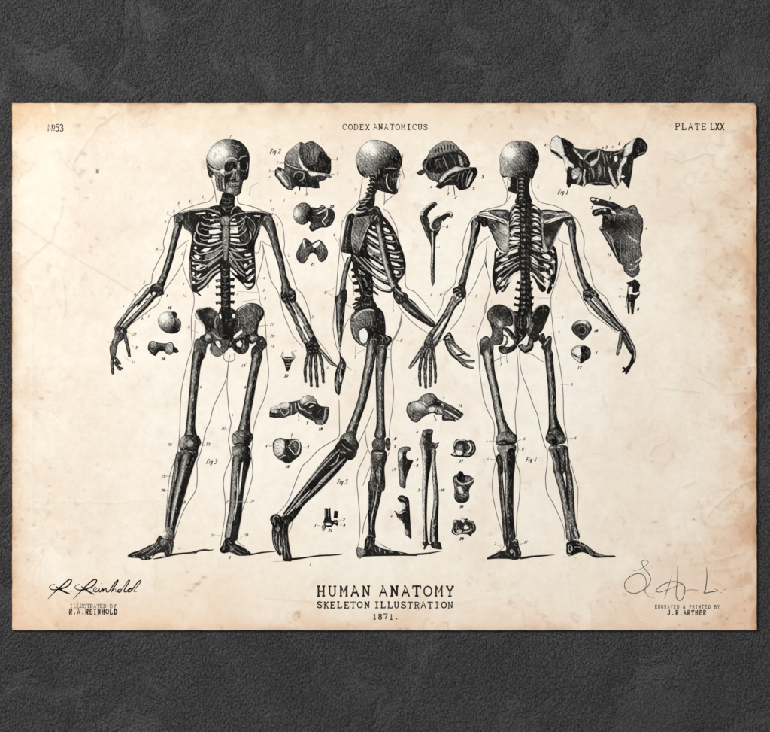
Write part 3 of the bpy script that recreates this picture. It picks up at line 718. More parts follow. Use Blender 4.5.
    with sub('leader_lines'):
        T(0, 0, 1)
        tag_no(((230, 136.5, '2'), (202.5, 196.5, '1'), (189.5, 201.5, '6'), (178.5, 203, '8'), (173.5, 211.5, '9'), (167, 213.5, '7'), (165, 221.5, '5'), (182, 253.5, '3'), (183, 284, '4'), (184, 296, '74'), (207.5, 286.5, '6'), (167, 295.5, '8'),
                (144, 282, '2'), (134.5, 295, '9'), (123, 306, '4'), (142, 318.5, '6'), (148, 316.5, '3'), (134, 334, '22'), (136, 347.5, '2'), (133, 362, '14'), (108, 342, 'i'), (156.5, 249, '8'),
                (188.5, 327, '0'), (263.5, 278, '4'), (263.5, 290.5, '2'), (264.5, 298.5, '3'), (237, 294, 'i'), (271.5, 324.5, '27'), (272, 336, '20'), (272, 346.5, '19'), (270.5, 200.5, '6'), (284, 200, '1'), (272, 210, '72'), (277, 224.5, '4'), (288.5, 255, 'c'), (312, 317, '3'), (327, 368, '9'),
                (200.5, 387, '6'), (245, 387, '6'), (223, 428, '20'), (232, 415.5, '7'), (169.5, 444.5, '20'), (207.5, 444, '23'), (243, 365.5, '18'), (163, 476, '25'), (162.5, 490, '26'), (184.2, 502, 'D'), (227, 501.8, 'E'), (252.2, 501, '27'), (212.5, 535.3, '24'), (246, 535, '28'), (229.3, 557.5, 'B'), (179.5, 548, 'A')))
        for a in ("178,205 181.5,209.5", "191,203 193.5,208", "203,197.5 204.5,200.5", "168.5,214.5 171,216.5", "167.5,222 171,222.5", "237.5,291.5 260,292.5", "237.5,302.5 260,299", "256,277.5 262,278", "259,326 268,325", "266,336.5 269,336", "131,333.5 127.5,332", "134,347 130,344.5", "130,361 124,356", "243,366.5 247,363", "205,445 201,445.5", "226,428.5 229,430.5", "165,476 172,476", "165,490 170,490.5", "248,501.5 238,501.5", "215,535.5 222,535.5", "243,535.5 239,539", "165,250 158,249.5", "143.5,283.5 148,285.5", "143,312 146,315", "189,329 199,333"): LN(a, .34, .5)
def figure_walking():
    with part('skeleton_figure', label='engraved skeleton seen from behind its right side, in mid-stride') as P:
        T(0, 0, 1); k = .52
        LN("362.5,178 361,189 359.5,198 357,204 352,209 347,214 343,222", k - .05)
        LN("384.5,192.5 384.3,203 383,206", k - .05)
        LN("403,154 401.5,166 404,176 403.5,179", k); LN("393.5,195 389,199 386,201 384.5,204", k)
        LN("400,176 398.5,186 397.5,192", k - .1)
        LN("383,209 388,212 392,219 396.5,228 398,238", k)
        LN("398,238 402,250 404.8,262 405.2,273 405.4,284 408,289 414.6,292 424,302 435,317", k)
        LN("398,305 402,311 411,321 420,328 429,334", k)
        LN("402,311 400.5,325 395,338 392.5,341", k); LN("402,311 399,327 393,340 391,350 391.4,368 393.5,389.5 392.5,408 390,424 389,437", k)
        LN("387,350 383,358 391,356 389,349 384.5,352", k - .1)
        LN("389,452 388,456", k - .1)
        LN("342.5,220 341,232 340,246 338.5,262 337,280 335.5,300 333.5,316 333.3,330 336,345 339.5,354 340.8,362 345,365 351.5,370", k)
        LN("339,238 341,250 344,262 348,274 353,284 354,296", k - .12); LN("345.5,304 352,308", k - .2)
        LN("349.5,318 345,326 341.5,338 340.3,350", k - .05)
        LN("339,400 339.3,420 338.8,436 330,442.5 318.5,450 308,461 303,465.5 298,476 289,499 283,508 277,513.8", k + .04)
        LN("335,312 332.5,330", k - .2)
        LN("373.5,408 369,420 365,429.5 361.5,437 358.5,444", k); LN("365,430 366,440 368,449 371,455", k); LN("368,449 363.5,459 358.5,470 357,482 358.5,500 360,524 359,541 357,548", k)
        LN("370.5,466 365,480 363,486", k - .1); LN("367.5,513 364,524 362.5,534", k)
        LN("292.5,520 291.5,526 289,532", k - .1); LN("376.5,541 383,545.5 391,549.5", k)
        LN("353,452.5 357,447", k - .1)
        T(265, 490)
        S("255,692 330,685 400,676 480,664 560,655 680,650 770,642", [24, 22, 16, 16, 18, 15, 10], .93); S("70,718 160,712 300,710", 5, .35)
        T(345, 490)
        S("150,664 350,655 600,648 720,649", [10, 12, 22, 24], .93)
        T(390, 485); S("250,694 330,688 400,680 470,668 535,658", [20, 20, 17, 11, 3], .86)
    root = P.o; z = P.top
    def sub(name, label=None): return part(name, root, label, z)
    with sub('skull'):
        T(340, 130)
        F("155,310 170,240 210,170 280,112 350,99 440,115 520,150 580,202 614,270 622,330 604,382 592,420 600,452 578,480 570,550 580,612 550,646 470,630 400,605 365,590 358,520 340,460 300,455 270,478 235,470 205,440 180,370", .55, gx=.24, gy=.1, edge=.35, ew=1.0,
          sp=((305, 175, 75, -.42), (340, 230, 45, -.22), (240, 170, 50, -.15), (250, 350, 80, .1), (560, 280, 80, .28), (450, 390, 100, .3), (230, 450, 50, .4), (430, 140, 40, -.15)))
        F("375,400 430,380 500,375 575,372 565,450 560,560 575,622 480,628 372,592 365,520", .97)
        S("440,390 500,383 570,388", 13, .5); S("385,395 400,440", 16, .55); S("440,400 560,402", 8, .95)
        S("478,440 464,490 470,550 488,585 520,612", 10, .12); S("537,430 530,470 535,505", 9, .6); S("500,430 505,540", 7, .75); S("400,470 430,540", 10, .78)
        F("585,480 600,450 594,500 584,570 572,590 566,550 575,500", .08); S("595,400 605,430", 9, .55); F("545,480 575,470 570,510 550,520", .65); S("590,465 605,440 622,470", 6, .7)
        S("245,445 255,470 240,490", 7, .3); S("170,350 195,420 235,465", 16, .93)
    with sub('neck_vertebrae'):
        T(340, 130)
        F("300,440 350,440 372,590 352,650 340,735 255,735 250,680 285,610 300,520", .96)
        for s in ("300,450 325,440 345,455", "300,490 325,475 352,488", "305,530 330,520 350,530", "285,570 310,560 330,575", "272,610 300,595 320,610", "260,650 290,630 312,650", "265,690 290,675 310,690"): RIB(s, 10, .4)
        for x, y in ((310, 465), (308, 508), (295, 548), (285, 590), (270, 632), (262, 672)): F(f"{x-18},{y-8} {x+8},{y-10} {x+12},{y+6} {x-14},{y+8}", .9)
        T(335, 195)
        F("240,60 300,40 395,0 390,120 360,170 215,155 225,120 250,100", .93)
        W("262,8 300,0 310,20 275,35", .08); W("250,62 275,58 262,80", .08)
        for s in ("250,50 280,70 330,60", "230,90 270,100 310,80", "220,130 260,140 310,120", "280,30 320,40 360,25"): RIB(s, 11, .35)
        S("300,110 340,140 380,120", 9, .6)
    with sub('ribcage'):
        T(0, 0, 1)
        F("371,209 378,206.5 383,215 389,222 395,232 400,244 404,255 405.2,265 404.5,273 399,281 395,288 391,292.5 386,292.5 378,289 372,282 364,274 357,268 352,262 351,254 354,251 360,244 364,232 367,224", .965, gx=.002)
        T(335, 195)
        for s, w in (("330,345 380,385 430,430 460,470", 17), ("325,400 380,440 430,470 470,510", 17), ("325,450 380,490 430,530 475,560", 17), ("330,530 400,580 480,625", 22), ("340,590 410,640 490,690", 17),
                     ("490,380 540,400 590,400", 14), ("500,460 560,475 610,470", 16), ("520,560 590,580 650,570", 16), ("545,640 600,650 670,650", 16)): RIB(s, w, .5)
        F("325,520 360,510 440,580 470,620 400,600 330,570", .55)
        for s in ("366,308 395,318 408,330 380,338", "336,350 380,365 425,398 430,422 380,395 342,372", "318,405 350,420 440,475 452,502 390,472 335,430", "320,482 360,515 440,560 470,590 420,575 350,530", "392,540 440,550 475,585 440,575", "345,635 400,665 470,712 420,712 370,675", "440,622 480,635 488,652 450,645",
                  "485,330 510,330 548,362 540,378 492,356", "500,418 560,412 574,430 570,452 515,442", "520,495 550,500 595,530 590,546 532,532", "550,600 600,605 645,612 632,630 562,616", "560,668 610,680 655,705 645,716 570,695", "482,265 500,275 506,292 488,288"): W(s)
        S("480,240 540,330 590,400 640,500 680,600", 16, .93); S("575,370 605,430 630,500", 6, .5)
        T(330, 240)
        for s, w in (("235,150 300,225 400,320 490,385 600,428", 19), ("250,275 350,355 430,440 510,495 610,512", 19), ("290,400 380,470 430,510 485,550", 17), ("340,180 420,250 520,320 590,370", 16), ("300,170 390,260 440,300", 14), ("630,200 700,210 745,215", 14), ("640,285 700,290 745,280", 14), ("650,360 690,370 730,350", 16)): RIB(s, w, .42)
        for s in ("575,45 620,60 645,85 630,95 585,72", "598,145 660,160 685,175 640,178 604,165", "612,218 660,232 692,255 660,260 622,240", "640,302 680,310 692,330 660,342 640,328",
                  "395,192 440,215 530,265 556,300 500,285 430,235", "408,272 460,305 560,365 582,400 540,395 470,350 425,308", "425,365 470,395 540,440 602,468 608,490 540,492 470,450 435,410", "262,232 276,240 270,258", "380,118 430,150 400,150"): W(s)
        S("700,130 745,220 740,320 690,405", 20, .95); S("450,460 520,510 620,515", 12, .97); S("430,500 485,555", 12, .96); S("690,300 720,320 700,370", 7, .5)
    with sub('spine'):
        T(330, 240)
        F("225,160 290,230 290,330 420,380 430,560 440,640 320,645 300,560 285,450 240,330 225,240", .95)
        for (x, y) in ((238, 297), (246, 365), (256, 432), (270, 505), (275, 592), (258, 680)): F(f"{x-26},{y-10} {x},{y-20} {x+35},{y-16} {x+40},{y+14} {x},{y+18} {x-28},{y+12}", .95)
        S("255,592 300,580", 9, .6); S("240,684 290,668", 9, .55); S("260,360 300,430 330,520", 10, .55); S("330,380 360,420 370,470", 16, .6); S("380,480 420,500", 10, .62); S("340,540 400,560 420,545", 9, .6); S("320,620 420,630", 10, .65); S("330,290 350,300", 14, .6); S("300,260 330,280", 8, .5)
        W("225,320 240,330 228,345", .05); W("240,395 252,400 238,412", .05); W("250,462 264,470 250,485", .05)
        W("262,538 290,535 310,560 268,565", .05); W("260,625 310,618 312,635 270,650", .05)
    with sub('shoulder_blade'):
        T(335, 195)
        F("130,200 190,188 200,300 185,420 200,560 190,590 70,572 58,540 90,380 108,262", .93, gx=.08)
        S("150,240 130,330 115,430 100,540", 9, .6); S("128,205 100,330 75,470 62,540", 9, .55)
        F("205,192 260,180 345,165 350,290 310,382 262,530 232,590 190,588 168,530 160,410 182,262", .56, edge=.3, ew=1.2, sp=((240, 300, 50, .12), (215, 420, 40, -.12), (270, 250, 40, .1), (200, 560, 40, .3), (330, 300, 30, -.1)))
        S("195,230 168,400 180,540 200,580", 9, .38); S("345,290 300,380 270,470 240,560", 10, .3); S("320,240 270,330 235,450", 9, .85); S("335,290 290,390 255,500", 6, .85)
        F("215,205 270,182 335,178 348,205 290,215 220,228", .965); S("200,190 260,168 340,158 400,150", 11, .35); S("230,240 300,225 330,230", 9, .45)
        F("348,212 398,175 450,205 472,262 442,292 378,292 346,252", .93); S("365,270 360,230 385,200", 9, .4); S("400,250 405,225 425,205", 10, .3); S("380,140 430,150 450,185", 10, .65); S("440,270 430,230", 9, .55)
        F("300,170 400,112 450,150 465,195 400,190", .93); S("330,160 400,130 440,160", 9, .5)
    with sub('arm_bones', 'far arm hanging behind the walking skeleton'):
        T(330, 240)
        S("205,165 172,260 142,370 128,485 118,580", [46, 54, 50, 58, 70], prof=[.95, .75, .4, .6, .85, .97, .98])
        S("185,170 160,210", 10, .9)
        F("48,572 90,540 135,490 165,500 168,580 150,640 60,640", .92, edge=.05, sp=((90, 580, 20, -.3),)); S("60,590 75,560 110,560", 8, .5)
        T(330, 295)
        S("108,0 104,100 102,200 98,300 100,420 99,520", [112, 96, 84, 72, 46, 18], prof=[.95, .80, .45, .82, .95, .97, .97]); S("75,70 85,250 95,400", 8, .35)
    with sub('hand', 'foreshortened hand behind the thigh of the walking skeleton'):
        T(280, 325)
        F("592,225 608,300 640,345 660,400 640,500 615,600 595,695 570,690 548,640 545,520 570,420 598,350", .88, edge=.1, sp=((600, 540, 22, -.5), (620, 420, 20, -.2)))
        S("590,440 570,540 570,640", 8, .4); S("625,390 600,480 605,560", 9, .3); S("620,350 600,420", 7, .5); S("640,420 620,520", 9, .97); S("580,450 560,560 560,630", 7, .95); W("600,520 615,520 612,560 598,575", .08); S("555,570 580,680", 7, .4)
    with sub('arm_bones', 'near arm of the walking skeleton reaching forward'):
        T(0, 0, 1)
        B("378.5,223 380,232 383,248 386,263 389,273 393,284 400,292.5", [8, 6.6, 6.6, 6.6, 6.6, 7.4, 8], [.97, .45, .2, .4, .85, .97, .98])
        T(330, 240); S("560,60 600,240 640,400 700,500", 8, .97)
        T(395, 285)
        F("-20,20 20,20 60,62 112,82 132,132 90,185 30,192 0,155 -22,100", .9, edge=.06, sp=((40, 120, 20, -.25), (70, 70, 20, -.2))); S("0,30 40,70 80,100", 13, .3); S("20,120 50,140 80,120", 8, .5)
        F("40,110 130,128 190,168 280,268 395,372 378,422 262,368 150,295 60,200", .94)
        S("130,140 190,195 280,280 385,385", 13, .35); S("90,180 150,240 200,285", 20, .6); S("70,190 140,260", 6, .4); S("200,270 300,350 370,400", 8, .7); S("150,230 230,310", 6, .3)
    with sub('hand', 'far bony hand with pointing fingers beside the pelvis of the back skeleton'):
        T(400, 320)
        F("428,188 490,118 520,150 545,202 515,232 445,212", .94); S("455,190 490,170 505,190", 14, .2); S("470,140 500,150", 8, .3); S("490,205 520,190", 7, .5)
        S("462,205 520,322 600,400 640,445 690,468 740,482", [52, 56, 46, 36, 30, 20], prof=[.97, .88, .97, .25, .9, .55, .97]); S("505,205 570,270 640,330 705,364", [40, 36, 32, 14], prof=[.97, .8, .4, .9, .97])
        S("500,240 545,330 600,390", 8, .35); S("560,355 620,345 655,325", 20, .95); S("580,368 640,405 700,410 752,412", [26, 30, 28, 20], prof=[.97, .85, .5, .97]); S("560,280 590,300", 6, .3)
        S("530,180 560,240", 5, .5)
    with sub('pelvis'):
        T(330, 295)
        F("205,228 235,175 300,140 380,112 450,112 512,150 545,222 545,330 552,392 612,420 618,462 575,520 532,600 470,610 440,520 372,522 300,497 240,442 208,350", .80, gx=.18, edge=.12, sp=((310, 250, 60, -.22), (260, 330, 40, -.05), (400, 260, 40, -.12), (460, 350, 90, .3), (350, 180, 40, -.1)))
        S("240,235 300,172 370,145 440,160 500,195", 17, .22); S("235,260 235,340 260,430 310,490", 9, .45); S("290,300 310,250 330,200", 8, .6); S("350,200 360,290 345,320", 8, .9); S("290,380 320,330 360,320 385,360 380,470", 18, .93); S("400,200 420,280 400,330", 10, .55)
        S("215,250 235,200 290,150 360,128 430,128", 14, .93); S("400,150 460,190 500,260 505,340", 12, .8); S("260,240 300,260 340,240", 7, .85); S("215,330 240,420 290,480", 12, .92); S("420,330 440,380 430,420", 9, .6)
        W("294,368 338,332 370,368 376,410 362,470 350,478 320,480 302,440"); W("345,500 385,495 375,512 360,512", .08)
        F("440,120 510,150 545,222 550,400 470,450 430,380 460,250", .965)
        S("500,400 530,420 520,460", 9, .5); S("550,410 590,440 560,480", 8, .5); W("505,500 525,500 515,530", .1)
        F("300,60 440,60 470,150 400,140 320,150 250,165 260,110", .95); S("340,90 420,95", 9, .62)
        S("405,60 410,100", 9, .6)
        S("220,100 290,70 340,60", 20, .95); S("230,140 300,110", 9, .5)
    with sub('leg_bones', 'standing leg of the walking skeleton'):
        T(0, 0, 1)
        B("382,346 381,360 380,373 380.2,399 380.6,420 380.4,430 379.6,440", [11, 10, 9, 8.2, 8.2, 10, 14], [.97, .85, .62, .38, .80, .97, .98])
        T(345, 490)
        F("246,-95 372,-95 368,20 342,150 312,270 300,380 306,480 240,465 235,350 228,200 232,0", .95, gx=.002)
        T(335, 410)
        F("375,395 420,405 500,400 515,430 500,450 380,450 362,435", .96)
        F("368,340 400,290 490,285 502,372 482,412 398,412", .82, edge=.15, sp=((430, 330, 35, -.35),)); S("400,330 440,310 430,370", 7, .85); F("510,290 540,278 556,340 542,402 515,392 505,340", .9, edge=.06, sp=((530, 320, 14, -.35),)); S("380,400 490,405", 18, .97)
        F("370,425 430,410 510,420 520,480 495,580 492,800 352,800 358,600 355,500", .82, gx=.12, edge=.1, sp=((430, 460, 25, -.3), (420, 640, 30, -.35))); S("390,430 480,432", 14, .3); S("410,450 440,490 470,450", 9, .45); S("365,520 375,600 365,720", 9, .4); S("400,600 415,730", 14, .97); S("480,450 475,600 470,730", 18, .97); S("440,560 445,730", 8, .4)
        T(345, 490)
        S("330,-60 322,-10 305,110 275,240 262,330 265,420", 12, .32); S("240,0 235,120 240,200", 9, .5); S("290,0 275,130 255,200", 14, .7); S("270,300 255,400", 7, .4); F("225,450 260,440 290,470 250,530 215,520", .62, edge=.3)
    with sub('foot', 'flat standing foot of the walking skeleton'):
        T(345, 490)
        F("200,500 240,455 302,490 300,535 345,570 400,590 520,612 622,632 602,656 400,656 200,664 150,686 122,662 112,580 150,572 188,590", .95, edge=.03)
        F("115,580 150,572 200,602 210,630 185,650 150,686 125,668", .52, edge=.3, sp=((160, 620, 20, -.1),)); S("345,580 350,620", 13, .35); S("395,600 400,640", 10, .55); S("300,570 310,620", 8, .6); S("440,615 480,625", 8, .5); S("230,480 215,560", 7, .5); S("260,500 250,560 230,600", 8, .6); S("530,625 590,638", 7, .5)
        W("318,510 345,530 390,572 360,570 300,548", .06)
    with sub('leg_bones', 'trailing bent leg of the walking skeleton'):
        T(330, 295)
        F("395,470 420,435 462,440 470,500 440,640 430,730 345,730 370,600 385,520", .9)
        T(0, 0, 1)
        B("372,341 371.5,350 369.8,362 367.5,374 362.5,399 356.5,417 352.5,428 350,437", [9.5, 10.4, 9.6, 9.6, 9, 9, 10, 13], [.97, .75, .3, .5, .9, .97, .98])
        T(330, 295); S("402,485 418,445 455,440 462,460", 10, .4); S("430,460 450,470", 10, .5); S("480,640 470,730", 20, .55); S("415,520 390,700", 10, .3)
        T(335, 410)
        F("58,262 120,222 180,215 215,290 238,345 222,400 172,425 100,392 45,342", .78, gx=.15, edge=.18, sp=((120, 290, 45, -.3),)); S("70,300 110,340 160,350", 9, .9); S("60,330 110,370 150,380", 10, .45); S("50,350 100,395", 9, .95); F("165,380 225,330 238,360 205,410 165,420", .93); S("180,400 205,390", 9, .5); S("80,260 100,320", 6, .6)
        T(0, 0, 1)
        F("339,441 345,439 352,446 357,452 351,460 340,457 334,450", .95); S("341,443 346,448 352,451", 1.0, .5)
        F("336,447.5 346,450 349.5,455 346,462 335,475 318,492 304,505 297,515 290,522 282,517 291,502 306,483 322,462", .95)
        S("340,449 330,459 317,473 303,490 290,508 282,518", 1.5, .36); S("345,458 334,469 320,484 305,498 296,508", 2.4, .42); S("337,460 325,473 310,491 300,503", 2.0, .98); S("333,453 320,466 306,483", .9, .45); S("339,455 336,462 330,466", 1.3, .4); S("310,490 298,503 287,515", 1.4, .26); S("346,453 340,452", 2, .6); S("330,472 318,484", 1.2, .25)
    with sub('foot', 'lifted foot of the walking skeleton, standing on its toes'):
        T(265, 490)
        F("50,292 70,255 120,236 160,262 220,280 275,262 278,300 240,342 230,400 235,500 250,600 268,702 220,712 182,702 170,640 150,662 118,620 80,540 68,420 74,360", .94, edge=.04)
        S("80,320 90,270 120,260 140,280", 10, .45); S("100,300 95,350", 8, .55); F("110,370 140,360 155,390 130,420 108,400", .45, edge=.3); S("120,420 110,500 130,600", 8, .5); S("150,430 145,520 150,620", 9, .35); S("185,340 180,450 195,560 200,680", 9, .5); S("210,300 200,330", 12, .5); S("215,450 215,560 240,680", 7, .6); S("85,430 90,520 120,600", 7, .5); W("160,560 170,590 168,640 155,600", .2); S("165,480 175,600", 6, .55)
    with sub('leader_lines'):
        T(0, 0, 1)
        tag_no(((355.5, 188.8, 'A'), (334, 235, '6'), (325, 292.5, 'C'), (393, 311, '1'), (401, 340, 'D'), (355, 357, '5'), (395.5, 438.5, '7'), (310, 564, '1')))
        for a in ("327,292 336,287", "327,292.5 334,297", "393.3,300 393.3,309", "395.5,340.5 399,340.5", "355.5,345 355,356", "355.5,354.5 365,349", "391.5,442 395,438.5", "394,446.5 398,448.5", "334.5,237 338,243 341,250"): LN(a, .36, .5)

def figure_back():
    with part('skeleton_figure', label='engraved skeleton seen from the back, standing with arms spread') as P:
        T(0, 0, 1); k = .52
        LN("502.5,178 505,185 507,191 506.5,200 503,205 495,207.5 485,210 477,215 471,220 465,235 462.5,247 463,255 458,265 456.5,272 455,283 449,290 444,296 442,305 437,316", k)
        LN("511,195 508,200 504,205", k - .2)
        LN("466,296 464.5,307 459,319 450,330", k); LN("442,339 435,346", k)
        LN("490,236 483,241 475.5,249", k - .1); LN("487,241 486,253 484.5,262 480,272 475,284 467.5,297", k); LN("485.5,256 486.5,268 485,262 488,274 490.5,286 486.5,304 485.5,313", k)
        LN("489,295 485,306 484.5,314 480,327 477,338 478.8,351 479.5,368 481.3,384 484,400 488.5,412 493.5,422 494.5,433 493,443 494,451 496,460 494.5,466 492.5,480 492.8,495 497,515 501.5,531 504,546 497,552", k)
        LN("516.5,347 518,365 518.5,383 517,395 515.5,408 515,415 516,430 517,441 518,450 515.5,460 519.5,472 520,485 519,500 517,515 516,537", k + .02)
        LN("519.5,350 521,370 528,390 534,407 537.5,415 540.5,430 545,446 547.2,450 547,465 545.5,478 547,492 553,503 560,518 564,529 565,541", k + .04)
        LN("493,362 499,358.5 505,356", k - .12); LN("524,353 532,354.5 540,360 544,362", k - .05)
        LN("531,178 532,189 536,198 541,202.5 555,206 565,211 571,215 577,220 581,229 584,240 584,254 589,266 592,279 594,286 598,291 606,298 611,308 616,316 620,322 627,330 630,337", k)
        LN("557.5,238 562,242 569,244.5", k - .1); LN("562,242 563,252 560,268 557,280 553,290 551,297 551,310 552,318 554,336 558,355 561,372 563,392 563.5,412 564,422 566,433 568,445 568,455 571,464 575,478 578,490 577.5,508 577,525 576.5,531", k)
        LN("563,252 567,268 571,279 578,290 583,300 587,307 590,312 600,320 610,327 617,333", k)
        T(480, 500)
        S("395,582 470,573 530,564 640,556 745,548", [26, 24, 20, 16, 4], .9)
    root = P.o; z = P.top
    def sub(name, label=None): return part(name, root, label, z)
    with sub('skull'):
        T(482, 130)
        F("174,280 198,205 250,140 318,111 370,106 420,111 492,132 545,190 572,262 565,340 530,422 502,490 430,482 350,492 280,482 240,470 210,476 180,432 178,350", .58, gx=.3, gy=.1, edge=.25, ew=1.1,
          sp=((285, 230, 62, -.62), (240, 180, 45, -.12), (510, 250, 90, .3), (400, 460, 90, .25), (260, 400, 50, .0), (420, 300, 40, -.1)))
        S("330,115 370,130 360,150 400,140", 8, .9); S("380,110 372,160 380,220 378,280", 6, .82); S("400,200 390,260 400,300", 5, .4); S("340,300 380,290 430,300", 6, .45); S("190,440 215,470 245,460", 16, .93); S("300,440 350,460 420,440", 16, .85)
        F("285,470 350,488 352,632 300,625 254,604 272,560 290,530", .97); F("260,470 285,500 280,560 262,575 270,530", .1); S("255,480 285,510 280,565", 10, .45); S("250,500 255,560 275,580", 6, .55); S("450,480 470,490 490,485", 8, .4)
    with sub('neck_vertebrae'):
        T(482, 130)
        F("348,485 475,482 470,560 478,640 492,735 335,735 350,640", .97)
        S("355,490 352,600 345,720", 7, .55)
        for y in (490, 530, 570, 612, 652, 690, 720): S(f"370,{y} 395,{y-6} 415,{y+4}", 13, .42); S(f"395,{y+12} 405,{y+22}", 12, .6)
        for y in (510, 550, 590, 632, 672): S(f"365,{y} 415,{y+2}", 8, .97)
    with sub('ribcage'):
        T(0, 0, 1)
        F("509.5,212 514,205 519,203.4 531,203.4 537,207 541,212 542.5,232 544,250 550,245 555,247 557.2,255 557.8,265 556.3,276 552.8,287 549,294 546.5,292 549,284 545.5,277 544,280 546,289 543.5,292 540,290.5 535,281 530,272 520,272 515,275 509,284 503.5,292 498.5,290.8 496.8,294.6 494.6,290 492.4,281 492.5,272 494,262 494.5,252 497,248 500,252 508,252 508.5,230", .96, gx=.002)
        T(455, 195)
        for s, w in (("555,170 590,110 640,115", 15), ("555,215 600,160 655,170", 15), ("555,265 600,205 660,215", 15), ("550,310 600,255 660,265", 15), ("550,390 600,330 665,330", 14), ("530,450 590,400 660,420", 14), ("530,520 590,500 650,490", 13)): RIB(s, w, .42)
        for s in ("562,175 600,138 640,148 600,160", "562,228 590,188 640,188 600,208", "568,255 600,222 650,226 605,240", "558,305 600,272 652,278 630,296 590,296", "552,378 595,345 655,345 658,362 600,372 565,402", "535,442 580,418 650,432 640,448 580,450", "565,478 620,455 652,462 610,488 580,492",
                  "515,590 560,555 625,535 628,555 590,590 535,605", "412,610 425,565 445,555 438,590 418,625", "435,655 480,625 515,632 495,660 450,668"): W(s, .08)
        T(480, 240)
        for s, w in (("160,235 240,180 310,140 385,110", 16), ("150,310 230,240 310,200 390,165", 16), ("160,380 230,320 320,260 395,220", 16), ("160,460 230,390 310,310 385,250", 15), ("250,470 300,380 360,330 405,320", 15), ("185,470 240,430 280,370", 12), ("160,180 240,140 300,100 390,70", 15)): RIB(s, w, .42)
        for s in ("265,142 310,108 372,92 375,118 330,132 285,150", "190,205 235,178 285,180 260,205 215,212", "160,295 200,265 250,250 210,290 165,315", "285,432 285,405 335,335 400,302 408,322 350,350 315,405", "200,455 225,418 262,402 248,440 218,462", "162,410 190,372 218,376 190,420 165,435", "172,495 205,502 240,475 235,490 205,515", "160,130 180,110 192,118 170,165", "255,245 330,215 300,240 250,262", "280,25 330,15 370,15 370,35 320,42"): W(s, .08)
        S("150,160 145,250 132,330 135,430 160,540", 13, .96); S("140,330 175,350 160,400 200,440", 12, .95); S("150,205 200,225", 12, .95)
        T(515, 195)
        for s, w in (("165,135 200,135 245,175", 13), ("165,190 210,195 255,240", 13), ("165,240 210,245 260,290", 13), ("165,300 210,310 260,350", 13), ("160,390 210,400 262,420", 14), ("160,450 210,470 265,500", 14), ("160,530 220,560 280,575", 15), ("155,590 220,630 300,660 380,680", 16), ("160,690 230,730", 14)): RIB(s, w, .45)
        for s in ("165,120 200,112 232,138 210,142", "172,192 205,188 245,218 215,222", "168,238 205,230 245,252 220,258", "170,285 205,272 245,308 215,302", "172,350 215,348 252,378 210,372", "160,432 215,412 262,428 262,452 190,452", "165,490 210,500 262,535 215,528", "268,602 310,585 355,612 355,638 310,622", "355,545 375,548 395,575 378,582", "362,672 385,652 402,668 385,695", "152,610 180,622 235,680 190,660"): W(s, .08)
        T(480, 240)
        for s, w in (("510,140 580,180 680,210 740,190", 15), ("510,215 600,260 690,290", 15), ("520,260 600,330 680,390", 15), ("520,60 600,110 640,130", 13), ("720,170 745,260 740,340", 10), ("710,310 700,400 690,480", 12)): RIB(s, w, .5)
        for s in ("618,152 670,145 712,175 700,195 650,180", "632,235 680,245 700,265 680,280 650,262", "608,322 650,315 695,365 680,385 635,358", "698,292 720,300 732,330 715,352 702,320", "676,402 698,408 694,430 680,422", "718,212 742,200 752,222 730,240", "715,455 730,440 725,480", "505,195 530,205 590,250 550,240", "612,80 640,100 612,105"): W(s, .08)
        S("502,318 540,345 590,405 640,450 675,470", 15, .05); S("505,350 560,400 610,470 650,512", 16, .95); S("540,290 610,370 660,430", 14, .78); S("700,440 690,500 680,540", 12, .95)
    with sub('spine'):
        T(0, 0, 1)
        F("520.5,200 530,200 529,225 529.5,250 530,272 531.5,290 532,308 533,318 517,318 518.5,308 520,290 520.5,272 519.5,250 520,225", .96)
        y = 204.0
        while y < 316:
            w = 1.3 if y < 275 else 1.6
            chips(((523.6, y),), 1.5, 1.6, random.choice((.38, .5, .58))); S(f"{521.4},{y-1.6} {522},{y+1}", .8, .6); S(f"{525.2},{y-1} {526.4},{y+.8}", .8, .7)
            S(f"{521},{y+2.4} {524},{y+2.9} {526},{y+2.3}", 1.0, .97); S(f"{527.6},{y-1} {528},{y+1.2}", .9, .62)
            y += 5.2
        for y, l, r in ((282.3, 517, 532), (289.4, 515.2, 532.5), (298.2, 514.5, 533.3), (304.7, 513.8, 533)):
            S(f"{520},{y+.6} {(520+l)/2},{y+.5} {l},{y-.4}", [4, 2.6, 3.4], .94); S(f"530,{y} {(530+r)/2+.5},{y-.3} {r+.3},{y}", [3.6, 2.8, 4], .97)
    with sub('shoulder_blade', 'pale shoulder blade left of the spine'):
        T(455, 195)
        F("315,255 400,265 480,290 532,325 545,400 530,530 512,570 488,570 440,530 400,455 372,388 335,330", .47, gx=-.24, edge=.4, ew=1.0, sp=((400, 300, 45, .3), (360, 340, 35, .25), (490, 340, 35, -.2), (480, 520, 30, -.1), (440, 420, 30, .08)))
        S("380,290 440,370 520,420", 14, .55); S("400,380 460,440 510,480", 12, .42); S("420,450 460,530", 9, .4); S("335,320 372,390 400,455 440,532 490,572", 11, .93); S("540,330 538,450 520,570", 7, .6)
        F("325,158 400,150 532,156 535,262 500,250 430,220 360,192", .70, gx=.1, edge=.3, sp=((450, 170, 30, -.2),)); S("330,160 420,150 535,156", 12, .93); S("350,185 420,215 480,240 535,260", 12, .93); S("400,175 500,180", 10, .4)
        F("222,212 322,228 334,290 300,322 268,312 256,270", .93, gx=-.03); S("290,240 290,300", 10, .7)
        S("212,208 250,192 300,195 370,208 430,235 490,255 530,300", [20, 24, 26, 26, 28, 28, 26], prof=[.96, .2, .07, .1, .85, .97], lit=(0, -1)); S("240,175 290,165 330,165", 12, .9)
